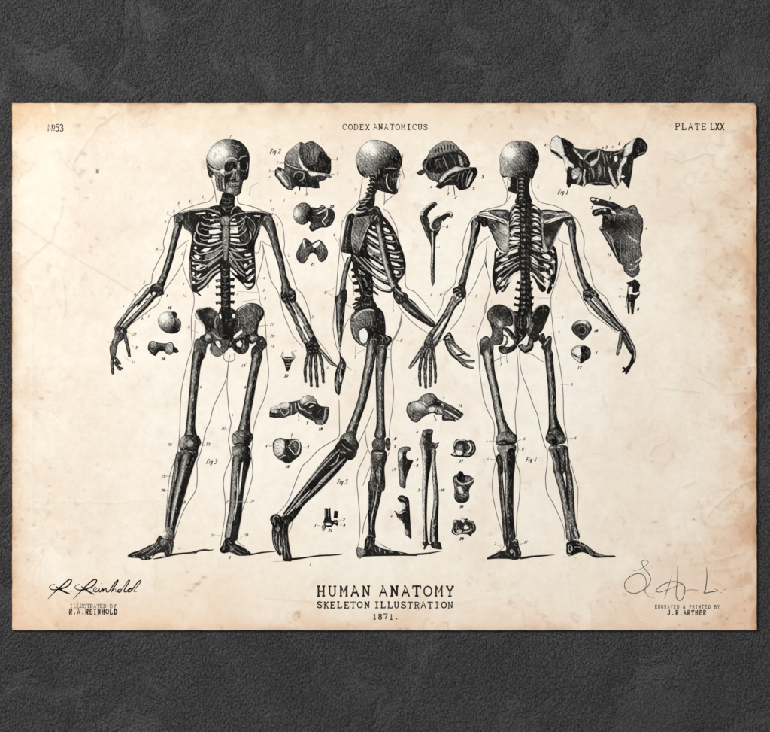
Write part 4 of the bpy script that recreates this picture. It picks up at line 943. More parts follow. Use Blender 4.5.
        S("320,235 400,255 470,280 520,310", 16, .9)
    with sub('shoulder_blade', 'dark shoulder blade right of the spine'):
        T(515, 195)
        F("262,165 400,155 520,166 572,205 545,235 480,242 380,252 300,290 268,270", .5, edge=.35); F("275,205 340,186 402,208 378,238 300,244", .78, edge=.1)
        S("250,156 330,153 460,172 520,170", 15, .95); S("290,275 340,255 400,238 490,225 555,208", 17, .1); S("400,200 470,190 530,195", 13, .2); S("285,195 330,178 390,195", 8, .2); S("420,180 500,175", 6, .85)
        F("280,300 330,285 400,260 490,245 452,335 402,425 372,525 332,570 290,562 272,430", .90, edge=.05, sp=((320, 460, 40, -.3), (340, 350, 40, .1), (400, 330, 30, -.1)))
        F("268,290 285,290 280,360 300,480 330,560 285,560 272,430", .2, edge=.3); S("470,295 432,370 400,440 372,515", 12, .42); S("300,310 292,380 310,430", 9, .95); S("350,560 372,500", 9, .5); S("265,240 270,280", 20, .15)
    with sub('arm_bones', 'arm of the back skeleton crossing over the hand of the walking one'):
        T(0, 0, 1)
        F("471.5,222 475,218 479,218.5 480.8,223 480,229 476,232 472,230", .7, edge=.25)
        B("475.6,219 475.6,227 474.2,236 472,246 469.3,257 466.8,266 465,274 463,281 461,287", [8.8, 9.4, 7.8, 6.4, 6.3, 6.1, 6.3, 7, 10])
        T(455, 195); S("185,250 195,300 180,360", 8, .35); S("215,265 225,290 205,320", 10, .12); S("240,310 200,400", 10, .97)
        T(395, 285)
        F("582,35 620,20 650,-10 692,-10 712,100 665,142 612,105 578,90", .92, edge=.05); S("590,60 620,40 640,60", 8, .5); chips(((610, 55), (650, 70), (625, 85)), 14, 10, .5); W("585,90 605,85 612,108 595,110", .12); W("640,95 660,92 655,118", .15); S("690,0 705,90", 10, .97)
        S("592,108 520,260 430,400 360,500 325,580 320,625", [40, 44, 44, 60, 72, 70], prof=[.96, .7, .35, .6, .9, .97]); S("672,128 585,215 535,320 475,440 395,580 375,620", [44, 48, 46, 48, 60, 56], prof=[.96, .7, .25, .7, .97, .98])
        S("690,130 600,220 545,330 480,450 420,560", 14, .97); S("620,110 560,220 530,280", 12, .55); W("512,330 528,335 480,420 400,525 392,512 440,430", .05); S("545,180 480,300 400,430", 12, .97); S("370,490 320,560", 9, .4)
        S("600,160 570,215 555,250", 7, .2)
    with sub('hand', 'open hand of the back skeleton seen from behind with separate finger bones'):
        T(400, 320)
        F("250,215 300,195 335,235 350,320 352,385 300,372 250,380 205,385 215,330 240,260", .9, edge=.04)
        F("255,200 275,150 320,130 330,180 310,230 260,240", .72, edge=.25, gx=.15); S("270,190 290,160", 8, .45)
        chips(((265, 265), (295, 260), (320, 265), (250, 290), (285, 285)), 10, 8, .45)
        S("250,290 215,360 200,430", 9, .45); S("275,290 255,370 250,440", 9, .4); S("305,290 300,370 305,440", 9, .4); S("335,300 345,370 350,430", 9, .5); S("245,310 222,400", 8, .97); S("285,330 275,430", 9, .12); S("318,340 322,430", 7, .2); S("230,370 220,430", 8, .25)
        finger("218,370 206,430 197,500 196,580 203,665", 36); finger("262,370 255,430 250,500 252,580 257,688", 38); finger("303,370 303,430 305,500 306,580 298,675", 36); finger("340,370 346,430 352,500 355,570 351,635", 33)
        S("238,260 185,350 130,430 88,484", [34, 40, 40, 22], prof=[.95, .7, .45, .8, .97]); S("215,300 160,380", 7, .35); chips(((200, 450), (255, 455), (305, 455), (345, 450)), 12, 8, .5)
    with sub('arm_bones', 'arm at the right of the back skeleton'):
        T(515, 195)
        F("455,235 560,215 588,240 560,290 515,300 485,262", .93)
        F("500,262 555,235 590,250 608,290 600,335 550,335 515,300", .7, edge=.25); S("530,280 560,260 570,290", 9, .3); S("575,260 580,310", 9, .93)
        T(0, 0, 1)
        B("572.5,224 572.3,231 573,241 575.8,255 578.3,265 580,272 583,281 587,288 591,294", [8, 8, 6, 6, 6.2, 6.2, 6.6, 8, 10])
        T(560, 270)
        F("232,205 300,188 330,190 382,240 388,285 330,275 290,320 262,322 232,285", .92, edge=.04, sp=((250, 225, 18, -.3),)); chips(((320, 215), (350, 245), (270, 240)), 14, 11, .55); S("250,215 300,225 330,260", 8, .5); S("240,260 260,300", 8, .5); S("320,200 370,240", 7, .55)
        S("262,285 330,365 410,450 500,530 600,605", [48, 46, 44, 42, 46], prof=[.97, .7, .32, .6, .96, .98], lit=(.6, -.8)); S("345,270 420,355 500,450 570,540 655,620", [60, 60, 54, 50, 50], prof=[.97, .85, .6, .42, .94, .98], lit=(-.6, .8))
        S("380,280 470,400 560,510 640,590", 18, .97); S("300,290 380,380 460,455 520,510", 9, .97); S("330,280 420,390 500,470", 7, .2); S("280,280 300,300", 14, .2)
    with sub('hand', 'bent hand at the far right, fingers curling left'):
        T(560, 300)
        F("600,305 650,290 678,330 705,385 755,490 752,600 702,672 692,640 715,560 690,520 640,430 610,350", .94, edge=.03)
        S("690,380 730,470 745,520 740,590", 9, .4); S("640,350 680,430 720,500", 8, .55); S("660,330 700,420", 6, .5); S("620,380 660,450", 6, .6); S("735,600 700,650", 7, .5); S("630,300 650,320", 10, .4)
        S("612,310 605,400 592,470 568,555", [34, 40, 40, 26], prof=[.95, .7, .5, .9, .97]); S("735,590 700,650 660,690 625,672", [34, 32, 28, 20], .95); S("700,650 680,700 655,740", [30, 28, 18], .95); S("690,660 665,690 620,725", [24, 24, 14], .95)
    with sub('pelvis'):
        T(475, 295)
        F("420,165 540,165 560,290 515,400 440,485 412,502 398,400 388,300", .965); S("465,220 455,280 462,340", 12, .62); S("520,225 530,280 520,330", 10, .25); S("402,200 400,290 410,360", 10, .5); S("500,210 495,300", 7, .75); S("470,170 470,200", 12, .5); S("440,220 430,320", 6, .7); S("440,390 470,410 440,460", 9, .6)
        F("340,135 385,160 425,185 420,400 405,430 385,330 375,250", .82, gx=.1); S("392,190 388,270 400,360", 8, .42)
        F("530,170 568,195 600,140 640,108 610,200 580,260 560,335 535,330", .80, gx=.1); S("545,200 545,300", 7, .45)
        F("118,190 150,132 220,95 292,105 352,150 382,210 372,302 310,310 280,345 285,430 262,492 200,492 150,452 170,372 150,292 124,242", .76, edge=.28, ew=1.3, sp=((248, 285, 34, -.6), (240, 190, 55, .18), (260, 120, 40, .05), (190, 240, 30, -.2), (180, 430, 40, -.05), (330, 180, 40, .15), (180, 320, 30, .2), (220, 370, 30, -.1)))
        S("310,110 360,160 385,230 380,300", 9, .45); S("330,140 365,200 370,280", 12, .93); S("190,380 215,430 220,480", 7, .4)
        S("285,335 330,355 375,410 412,455 400,505 350,545 270,545", [36, 46, 50, 48, 46, 60, 66], .95, prof=[.97, .75, .9, .97, .98]); S("285,395 318,420 320,460 298,500 250,520", [16, 18, 22, 22, 24], prof=[.95, .5, .8, .97]); S("250,545 290,565 340,545", 22, .55); S("240,540 280,580 340,565", 12, .96)
        F("232,520 262,508 300,528 340,542 402,498 365,562 310,590 262,582 238,555", .86, edge=.1, sp=((290, 560, 22, -.3),))
        F("428,508 470,488 515,505 540,440 580,470 584,522 552,562 500,580 455,552", .86, edge=.1, sp=((490, 545, 25, -.3), (550, 480, 18, -.15))); W("482,488 500,450 525,412 532,440 527,480 500,508", .05)
        W("325,312 350,310 372,330 390,375 402,400 360,350", .08)
        F("578,180 635,112 700,96 745,130 740,192 702,290 664,370 640,385 650,430 600,472 560,478 535,440 562,340 572,250", .965); F("568,270 588,300 562,372 530,412 522,400 545,335", .55, edge=.25); S("572,220 590,165 640,112 690,100", 11, .5); S("640,160 690,140", 8, .75); S("680,150 690,200", 6, .7); S("550,430 570,460", 6, .6)
        S("548,455 552,510 500,545 445,508", [40, 52, 66, 40], .93, prof=[.97, .65, .5, .9, .98]); S("480,500 510,530 560,500", 10, .45); S("440,520 500,575 570,530", 12, .96)
        F("630,425 682,380 705,440 690,500 655,480", .95); S("650,440 665,400", 12, .6)
        S("548,160 570,185 585,170", 14, .93); S("385,165 400,200 430,190", 10, .6)
    with sub('leg_bones', 'leg at the left of the back skeleton'):
        T(475, 295)
        F("44,472 80,422 128,414 182,500 182,560 165,600 60,600 50,540", .80, edge=.18, sp=((75, 460, 22, -.3),)); S("70,480 110,440 130,450", 9, .4); F("150,430 230,440 240,490 170,500", .72)
        T(0, 0, 1)
        B("487.3,348 488.2,357 490.3,371 494,387 496.8,402 500,418 503.3,429 506,438 506.5,444", [12, 11, 9, 8.6, 8.6, 9.2, 12, 19, 18], PALEBONE)
        T(475, 295); S("85,560 100,640 115,720", 8, .75)
        T(475, 400)
        F("206,400 232,340 300,312 370,335 410,345 416,402 400,435 300,442 218,452", .7, gx=.12, edge=.22, sp=((350, 380, 30, -.3), (250, 395, 16, -.25), (260, 350, 30, -.1))); S("212,430 290,405 330,430 405,425", 20, .96); S("225,440 300,445 400,440", 14, .97); S("240,390 290,370 330,400", 9, .4); S("400,350 412,400", 12, .97)
        F("222,465 300,450 402,450 408,500 388,560 388,735 296,735 285,620 240,540", .62, gx=.2, edge=.2, sp=((330, 475, 40, -.3), (290, 540, 20, -.1))); F("322,512 396,500 390,735 330,735", .97); S("270,490 300,580 310,720", 9, .4); S("250,480 290,475", 8, .35)
        F("205,575 245,540 278,610 278,735 240,735 222,640", .86, edge=.1); S("235,570 250,620", 8, .5)
        T(0, 0, 1)
        B("509.5,468 509.3,478 509.2,494 509,516 510,530 511.5,541", [9, 8.6, 8.4, 9, 9.4, 9.4], [.97, .6, .75, .95, .97, .97, .98])
        S("506.5,470 506.3,495 506,520", 1.0, .35); chips(((509, 515), (509.3, 522), (509.5, 529), (510, 536)), .8, 1.4, .5)
        S("499.5,466 500.6,480 502,496 504,516 506.5,545", [5, 4.6, 5, 5, 5.5], prof=[.97, .75, .95, .97]); S("501,475 503.5,505 506,540", .9, .5)
    with sub('foot', 'dark foot of the back skeleton, toes pointing left'):
        T(480, 500)
        F("240,388 330,378 378,400 388,460 412,532 392,585 340,597 280,588 150,587 68,592 80,570 130,545 200,512 262,492", .955, edge=.02); S("320,420 350,400 370,420", 13, .4); S("310,500 340,520 350,560", 10, .4); S("330,450 370,455", 9, .55); S("290,400 280,480", 7, .5); F("300,500 325,495 330,525 305,530", .35); S("380,480 395,540", 8, .5); S("250,530 290,555", 8, .55); S("130,570 200,545", 6, .6); S("340,470 365,470", 8, .97)
    with sub('leg_bones', 'leg at the right of the back skeleton'):
        T(475, 295)
        F("662,525 680,480 720,420 748,405 768,432 762,530 775,600 700,600 688,560", .93); S("690,510 720,460 750,430", 11, .4); S("750,440 755,500", 7, .7)
        T(0, 0, 1)
        B("548.7,350 549.2,360 550.2,371 551.6,386 552.2,402 553,418 554.6,428 555.3,436 555.3,444", [8.6, 8.2, 8, 7.8, 7.8, 8.6, 13, 19, 18], [.97, .93, .6, .45, .8, .97, .98, .98])
        T(525, 400)
        F("204,375 238,320 300,275 375,335 412,380 392,432 335,442 310,462 258,440 220,420", .84, edge=.12, sp=((355, 385, 22, -.45), (250, 375, 20, -.35), (300, 320, 25, -.15))); F("275,380 310,370 325,420 300,450 270,430", .98); S("240,320 290,330 300,300", 8, .45); S("210,375 230,420 270,445", 9, .96)
        F("232,490 258,450 300,455 390,450 400,480 380,560 385,735 290,735 275,600 250,530", .74, edge=.15, sp=((265, 475, 20, -.45), (345, 460, 22, -.4), (300, 640, 20, -.2))); S("310,480 340,560 355,720", 24, .96); S("250,510 290,600 310,720", 9, .35); S("280,500 320,620", 8, .9)
        F("388,480 425,470 438,560 450,735 395,735", .88, edge=.05); S("410,500 415,600 420,720", 8, .4)
        T(0, 0, 1)
        B("557.5,470 560,480 562.5,489 566,508 568,520 570,532 570.5,541", [8.5, 8, 7.6, 7, 7, 8.4, 9], [.97, .6, .3, .6, .95, .97]); S("568.5,470 570.5,489 571.5,508 573.5,524 577.5,539", [6, 6, 6, 5.6, 6.4], prof=[.96, .7, .55, .9, .97]); S("566,472 568,500 569.5,512", 1.5, .98); F("567,512 571,512 572,522 568,528", .55); S("566.3,519 569.5,518.5", 1.4, .97); S("570.5,524 569.5,536", 1.3, .25); S("574,530 578,540", 1.4, .3); S("569,525 571,540", 1.0, .97)
    with sub('foot', 'dark foot of the back skeleton, toes pointing right'):
        T(545, 500)
        F("220,425 300,400 360,420 430,462 510,522 600,551 695,554 696,570 600,573 500,575 440,547 380,522 330,528 290,548 240,560 214,530 214,470", .96)
        S("245,445 268,470 268,505 245,520 232,480 245,445", 10, .3); S("250,465 255,500", 8, .7); S("310,430 350,450 340,490", 8, .7); S("400,470 430,510 470,550", 8, .5); S("300,420 330,415", 6, .6); S("420,480 440,520", 6, .6); S("520,540 580,560", 6, .6); S("225,540 260,558", 8, .5); S("370,450 390,490", 7, .6); S("440,500 500,545 590,560", 6, .5); S("460,490 540,545 640,558", 5, .55); S("330,440 400,460 450,500", 8, .45); S("290,470 340,470 380,500", 9, .55); chips(((350, 430), (410, 470), (450, 505), (500, 540), (560, 552)), 9, 7, .5)
    with sub('leader_lines'):
        T(0, 0, 1)
        tag_no(((538, 186.5, 'L'), (431, 295, '6'), (476, 296, '5'), (473, 326, '4'), (500.5, 364, '1'), (506.5, 361.5, '3'), (556, 298, 'i'), (562, 317.5, '3'), (558.5, 332.5, '7'), (571.5, 384.5, '8'), (486.5, 441, 'A'), (487.5, 459, 'A'), (524, 438.8, '6'), (522.5, 448.8, 'D'), (575, 438, '8'), (495, 543, '5'), (525.5, 542, '17'), (440.5, 294.5, '6')))
        for a in ("534,186.8 536.5,186.8", "467,296 474,296", "474.5,326.5 479,327", "500.5,353 500.5,362", "506.5,353 506.5,360", "537,298 553,298", "553,317 560,317.5", "550,333.5 556,332.5", "560,384.5 569,384.5", "488.5,441 495,441", "489.5,459 495,459.5", "521,439.5 517,441", "520,449 516.5,449.5", "567,439 573,438", "497,544.5 503,548", "523,543 519,544.5", "441,295 449,289"): LN(a, .36, .5)
def bone_studies():
    def study(label):
        return part('bone_drawing', POSTER, label)
    with study('fan-shaped temporal bone with a black hollow, right of the front skull'):
        T(265, 130)
        F("196,300 212,240 270,180 340,126 365,122 392,136 460,110 512,132 580,190 615,240 618,262 650,275 662,300 655,430 640,450 600,500 540,520 548,582 500,585 450,575 370,572 310,562 265,606 220,592 170,552 130,492 98,455 100,400 130,368 182,390 200,385 190,330", .86, edge=.1, sm=0, jit=.15)
        F("196,300 212,240 270,180 340,126 358,130 345,200 350,270 390,350 400,382 300,372 215,335", .50, gx=-.05, gy=.16, edge=.2, sp=((270, 240, 40, -.05), (330, 180, 30, -.15)))
        F("362,128 392,138 460,112 512,134 580,192 600,240 540,260 520,335 430,360 390,300 355,215", .70, gx=.02, edge=.15, sp=((480, 220, 40, -.15),))
        for x in (375, 395, 415, 435, 455, 480, 505): S(f"{x},{150+abs(x-450)*.2} {x+4},220 {x+14},330", 7, random.choice((.9, .86, .5)))
        F("430,355 520,332 535,255 560,220 612,232 630,275 658,300 652,430 560,430 450,402 420,372", .975); F("545,300 590,310 600,350 560,370 540,340", .86); S("560,230 600,240", 9, .7)
        S("335,262 352,320 385,375 432,405", [10, 26, 28, 16], prof=[.2, .04, .04, .5]); F("428,410 480,418 560,430 622,438 665,462 655,476 600,462 540,452 470,464 440,440", .07, edge=.3)
        F("600,440 665,460 660,478 610,470", .7)
        S("196,325 240,355 300,380 400,400", 13, prof=[.9, .15, .2, .95], lit=(0, -1)); F("200,345 280,385 380,405 290,430 230,460 200,420", .82, sp=((230, 400, 25, -.3),))
        F("282,440 340,415 400,430 440,480 450,570 370,570 310,555 280,500", .975); S("285,470 300,430 345,418 388,440 380,490 345,505", 13, .42); S("310,450 350,450", 8, .7)
        F("108,400 140,372 190,395 205,440 245,520 275,560 262,600 220,588 170,548 118,470", .55, edge=.3, sp=((150, 440, 25, -.4), (250, 550, 20, .2))); S("130,430 170,480 205,525 232,560", 20, .12); S("120,460 180,540 240,598", 14, .95); F("125,385 160,380 165,410 140,405", .95); S("200,420 240,490 262,560", 10, .5)
        S("348,545 342,612", 16, .9); S("415,575 415,640", 5, .7); F("460,500 520,510 535,575 470,570", .97); S("340,510 400,540", 9, .75)
        T(0, 0, 1); tag_no(((277, 162.5, '1'), (269, 171, '2'), (269.2, 177, '4'), (295, 193, '6'), (306.3, 194, '8'), (336.5, 159, '3'), (337, 174, '7')))
        for a in ("279,163.5 284,163", "271,171.5 275,171.5", "330,159.5 334.5,159.5", "331,174.3 335,174"): LN(a, .5, .6)
    with study('top of a thigh bone with its round ball head, below the temporal bone'):
        T(280, 195)
        F("300,132 380,130 408,104 440,108 470,132 520,140 548,185 545,235 520,292 470,325 400,330 322,367 290,322 312,268", .86, edge=.12)
        F("130,190 148,125 208,80 268,82 305,120 312,190 290,262 232,300 172,280 140,240", .62, gx=.22, gy=.08, edge=.35, ew=1.3, sp=((168, 180, 42, -.6), (300, 220, 45, .3), (200, 130, 40, .1)))
        F("290,150 320,140 330,270 300,270 275,240", .97); S("330,160 380,150 420,130", 9, .55); S("360,195 420,165 470,135", 13, .12); S("470,140 470,200 432,250 425,268 455,305", 12, .15); S("330,200 400,200 450,170", 12, .95); S("330,240 400,250 440,230", 10, .9); F("480,150 540,180 538,240 510,285 470,290 480,220", .92); S("310,330 345,285 400,290", 12, .42); S("440,290 490,250", 8, .4); S("320,215 380,225 430,215", 6, .5); F("320,268 400,275 430,315 380,325 330,350 300,322", .75, edge=.25); S("400,115 440,120", 8, .4)
        T(0, 0, 1); tag_no(((331.5, 206.5, '20'),), .8, .9)
    with study('lower end of a thigh bone shaped like an arch, third in the column beside the front skeleton'):
        T(280, 195)
        F("218,470 242,433 290,452 322,480 390,448 440,490 478,560 470,620 430,668 390,660 368,610 335,580 300,592 270,650 232,687 180,660 160,600 180,540", .66, edge=.3, ew=1.3, sp=((330, 560, 50, .3), (230, 560, 25, -.12), (410, 560, 30, -.08), (190, 640, 40, .15), (450, 630, 40, .2)))
        F("226,460 245,455 256,515 240,520", .08); F("245,460 300,465 318,500 265,530 255,510", .85); F("328,500 400,462 385,500 345,528", .05); S("300,560 330,530 370,560", 10, .95)
        for x in (200, 225, 250): S(f"{x},540 {x-8},640", 6, .85)
        for x in (390, 415, 440): S(f"{x},530 {x+8},630", 6, .85)
        tag_no([(312.5, 264, '21')], .8, .9)
    with study('cut skull base with ridged bone, right of the skull of the walking skeleton'):
        T(410, 130)
        F("120,340 140,300 170,272 200,205 260,150 350,105 420,116 492,182 560,242 590,292 592,370 660,374 680,422 662,470 592,580 522,602 490,602 450,552 360,557 310,590 250,572 285,530 250,512 190,490 150,432 98,462 62,430 100,400 130,398", .82, edge=.12, sm=0, jit=.15)
        F("176,295 200,210 260,152 350,108 440,130 492,192 440,212 380,222 280,252", .52, edge=.2, sp=((350, 150, 40, -.05),))
        for x, y, l in ((255, 185, 50), (285, 170, 60), (315, 160, 60), (345, 150, 60), (375, 145, 55), (405, 145, 60), (435, 150, 50)): S(f"{x},{y} {x+6},{y+l}", 11, .93)
        F("165,345 232,280 320,250 400,222 490,230 590,302 588,370 480,380 372,402 300,430 200,430", .955); S("240,340 270,300 330,290", 9, .6); S("330,270 360,340 380,390", 12, .55); S("250,400 300,330", 8, .7); S("400,240 440,300 460,360", 9, .65); F("480,250 510,270 535,350 510,362 490,310", .35, edge=.3); S("540,270 570,350", 7, .65); chips(((250, 330), (300, 360), (210, 380)), 18, 18, .8)
        F("180,420 260,430 310,440 280,500 240,512 190,480", .66, edge=.15); S("180,300 150,360 160,400", 14, .6)
        F("290,510 340,440 400,398 455,368 520,375 600,378 520,400 430,425 370,460 320,520", .12, edge=.3); S("400,400 460,390 560,390", 7, .5)
        F("270,570 330,510 400,448 520,405 640,380 668,420 655,470 592,575 522,600 490,598 450,550 350,552 310,588", .955); S("625,425 600,490 570,565", 20, .2); S("400,470 440,460 480,440", 9, .65); S("500,430 470,510", 9, .55); S("540,420 520,500 530,570", 9, .6); S("600,400 570,480 560,560", 9, .5); S("340,530 400,490 420,500", 8, .5); S("660,400 665,450", 9, .95)
        S("436,555 448,660", 8, .9); S("386,560 380,630", 5, .7)
        T(0, 0, 1); tag_no(((448, 193.5, '1'), (455.3, 197.2, '2'), (430.5, 187, '4'), (473, 189, '7'), (482, 177, '3')), .8, .85)
    with study('shoulder blade drawn edge-on with a forked top, beside the walking skeleton'):
        T(410, 195)
        F("95,222 130,205 175,215 192,275 205,360 240,450 232,730 205,735 212,560 200,480 160,402", .88, edge=.08); S("110,235 150,340 195,460", 9, .6)
        S("255,92 195,135 160,180 148,225", [40, 44, 48, 50], prof=[.95, .9, .97, .97]); S("232,72 165,125 115,180 96,222", 22, prof=[.85, .12, .3, .95]); F("225,70 262,75 275,98 255,112 240,90", .8)
        F("195,290 215,265 250,222 300,208 322,240 312,300 300,350 270,390 240,430 215,420 205,360", .7, edge=.2); F("235,270 262,228 298,222 305,290 285,330 245,338 222,310", .85, edge=.12, sp=((280, 300, 25, -.25),)); S("300,215 245,235 210,285 205,320 235,358", 15, .08); S("240,345 280,340 305,310", 8, .4)
        S("312,245 350,215 385,200 425,215", [60, 48, 40, 42], .95); S("330,200 380,170 415,175 430,200", 9, .35); S("405,170 412,215", 9, .15)
        S("222,370 226,450 226,550 218,735 222,880", [26, 22, 20, 20, 18], prof=[.8, .25, .12, .3, .9]); S("250,360 244,450 242,560 238,735 236,870", [36, 24, 18, 18, 14], prof=[.96, .97, .9]); F("208,735 240,735 248,850 240,885 215,880 210,850", .62, edge=.25, gx=.2); S("290,350 250,420", 20, .96)
        T(0, 0, 1); tag_no(((447, 226.5, 'A'), (439, 246.8, 'i'), (432.5, 285, 'o')), .8, .75); LN("441.5,227 445,226.8", .45, .6); LN("435.5,247 438,247", .45, .6)
    with study('winged sphenoid bone like a spread bat in the upper right, with a pale left wing'):
        T(545, 125)
        F("42,215 70,130 122,105 165,130 275,185 290,225 350,240 440,245 500,245 540,235 600,262 700,262 770,240 800,195 930,120 960,130 1000,165 1030,220 1000,290 930,320 885,350 870,480 848,590 840,640 790,600 770,560 740,600 700,640 660,600 600,605 500,605 420,585 390,620 330,600 265,590 240,632 215,590 222,490 195,400 180,345 110,320 62,275", .93, edge=.04, sm=0, jit=.15)
        F("42,215 72,132 122,106 160,140 180,210 200,300 190,340 120,280 60,245", .10, edge=.55, ew=.8, sm=0); S("60,250 110,300 175,342", 14, .93); F("62,275 110,300 150,330 115,325", .25)
        F("185,320 215,320 250,370 285,395 290,430 235,425 215,470 195,400", .08, edge=.3)
        F("165,130 275,185 280,225 240,232 300,290 380,360 370,400 300,420 270,370 205,310 190,220", .97); S("285,240 330,290 378,340", 15, .12); S("345,320 380,345", 20, .1); F("290,235 350,248 430,255 390,330", .82)
        S("385,360 420,300 470,265 530,255", 18, .42); F("410,350 450,300 500,275 520,290 470,345", .97)
        F("455,415 450,370 520,335 540,255 552,250 535,340 490,400", .15, edge=.2); S("540,260 530,340", 9, .2)
        F("225,430 265,430 270,500 275,570 240,630 220,590", .95); F("275,450 340,425 350,470 330,530 270,520", .35, edge=.3); W("275,520 300,500 322,515 300,540 280,538", .05); S("360,460 350,530 320,595", 20, .32); S("400,440 390,520 395,580 375,620", [20, 28, 30, 18], prof=[.9, .3, .12, .4, .95]); S("340,380 370,420", 16, .6); S("400,360 450,400", 16, .62)
        F("500,420 530,360 560,370 590,440 580,540 500,540", .88); F("525,420 545,380 568,430 560,510 530,510", .5, edge=.35); S("480,420 490,540", 10, .5); S("590,420 600,530", 9, .42); S("440,470 440,560", 8, .65); S("430,440 460,430 480,500", 7, .5); S("420,590 520,575 640,590", 9, .62); S("610,300 630,380", 10, .5); S("570,260 590,340 600,400", 8, .5); S("660,280 650,340", 8, .45); S("560,300 640,290", 7, .7)
        F("625,425 650,430 680,520 715,600 710,640 680,600 655,530 640,480", .08, edge=.35); F("740,430 765,360 795,320 770,470 740,560 725,500", .12, edge=.3); S("720,440 735,540 745,595", 12, .2); W("690,350 700,310 722,320 725,355 705,372", .04); S("680,300 760,270 790,235", 9, .5); S("700,250 760,255 800,225", 8, .4)
        F("785,310 800,225 845,175 920,125 885,190 870,270 820,310 790,320", .12, edge=.4, ew=.8); F("780,345 815,322 810,370 790,390 770,420", .1); S("740,380 770,330", 14, .7)
        F("920,128 960,132 1000,165 1028,220 1000,285 940,315 885,340 860,440 845,590 838,640 800,560 770,520 765,430 800,385 830,340 870,290 880,200", .965); S("960,180 1000,210 1010,250", 14, .78); S("930,300 1000,270", 10, .6); W("755,515 780,502 800,516 775,532", .06); S("850,400 840,480", 12, .75); W("760,545 800,590 830,635 790,600", .05)
        T(0, 0, 1); tag_no(((545, 145, 'A'), (595.5, 148.6, '1'), (602, 148.6, '2'), (606, 147.3, '3'), (612, 147, '4'), (619, 143.8, '5')), .8, .85); LN("546.5,145 549,145", .5, .6)
    with study('large dark triangular shoulder blade near the right edge'):
        T(580, 190)
        F("92,90 115,70 170,78 260,105 340,125 450,185 500,160 540,148 568,175 580,220 630,290 630,370 610,460 600,540 625,650 610,700 590,740 600,800 585,840 520,875 440,812 430,760 385,720 350,650 290,540 200,405 182,390 215,345 225,265 215,248 150,262 118,240 128,200 240,178 270,170 190,158 140,150 120,125", .74, gx=.0, edge=.2, ew=1.5, sm=0, jit=.12,
          sp=((370, 340, 90, .14), (300, 350, 60, .2), (380, 600, 70, .22), (520, 520, 80, -.16), (480, 650, 80, -.14), (520, 780, 60, -.05), (280, 270, 30, -.2), (450, 240, 50, -.2), (550, 250, 40, -.08), (470, 330, 60, .12), (420, 760, 30, .15)))
        F("95,92 120,72 180,85 262,112 345,130 400,165 340,200 270,172 200,158 142,150", .93, edge=.05); F("105,92 130,80 155,95 125,105", .08); F("165,95 185,92 188,108 168,110", .08); S("260,120 330,150 400,190 460,200", 18, .85)
        F("120,240 130,202 200,190 270,180 320,210 300,245 215,248 150,264", .955); S("145,235 190,205 240,195", 9, .45); W("235,190 262,192 258,206 240,205", .08); F("310,205 350,222 355,240 330,240", .08); S("280,170 320,205", 8, .35); S("370,230 350,260 345,310", 8, .5); S("240,170 300,180", 8, .15)
        W("120,180 180,170 240,162 235,178 180,188 128,196", .05)
        S("380,250 460,235 540,260", 20, .45); F("498,185 540,150 568,185 560,215 530,210", .55, edge=.3)
        F("235,265 270,262 300,330 260,400 205,402 190,388 225,345", .92); F("195,385 215,340 225,300 215,390", .35)
        S("210,405 290,540 350,650 400,745", 14, .93); S("240,405 300,470 345,590 375,680", 9, .35); S("270,410 330,500 370,620 400,720", 16, .95); S("300,440 340,530", 7, .4); S("225,410 300,530", 6, .5)
        S("480,455 530,495 590,522", 12, .12); S("612,660 590,700 545,722", 12, .12); S("470,790 520,800 560,770 580,730", 9, .28); S("440,800 520,830 580,800", 9, .75); chips(((520, 745), (550, 760)), 14, 7, .15); S("480,820 520,850 560,830", 9, .5)
        for x in range(410, 590, 24): S(f"{x},480 {x-6},600 {x+6},720", 5, random.choice((.9, .52, .86)))
        S("630,300 625,400 608,470 602,540", 8, .9); S("440,810 520,872 585,840", 7, .92)
        T(0, 0, 1); tag_no(((609, 254.5, '11'), (609.5, 198.3, '1'), (591.5, 207.5, '2'), (645.5, 228.7, '4')), .85, .88)
    with study('small finger joint drawing under the large shoulder blade'):
        T(580, 250)
        F("462,325 500,318 548,290 580,312 602,350 590,400 602,430 590,460 555,500 545,560 535,645 515,650 508,560 495,640 478,635 472,560 460,480 470,440 478,350", .95, sm=0, jit=.1)
        W("488,385 505,370 525,372 522,420 545,430 590,418 598,428 560,448 515,440 490,442", .05); W("490,520 505,520 500,615 488,600", .25); S("480,340 482,440", 7, .45); S("470,470 480,560", 6, .5); S("530,440 560,500", 6, .8); F("448,560 465,570 465,590", .8)
        T(0, 0, 1); tag_no(((619.8, 288.2, 'i'), (619.5, 296.5, '4'), (637.8, 309, '8')), .9, .85); LN("621,288.6 623,289.5", .5, .6); LN("622,297 625.5,297.2", .5, .6)
    with study('small round kneecap with rings, upper of the two near the right thigh of the back skeleton'):
        T(560, 270)
        F("115,580 135,535 180,505 240,500 290,520 318,570 305,620 260,670 222,703 180,668 135,630", .5, edge=.35, ew=1.2, sp=((220, 630, 70, .42), (230, 520, 60, -.42), (130, 590, 30, .3), (305, 600, 30, .35)))
        F("150,560 200,535 255,545 280,590 250,640 215,690 165,640", .86); S("175,590 215,560 255,590 240,640 200,640", 9, .6); F("195,585 235,575 245,620 210,635", .95); S("130,560 170,520 220,510", 7, .6); W("195,512 255,512 275,530 230,535", .06); S("260,520 295,550 310,590", 10, .93)
        tag_no([(595.8, 330.5, '16')], .85, .88)
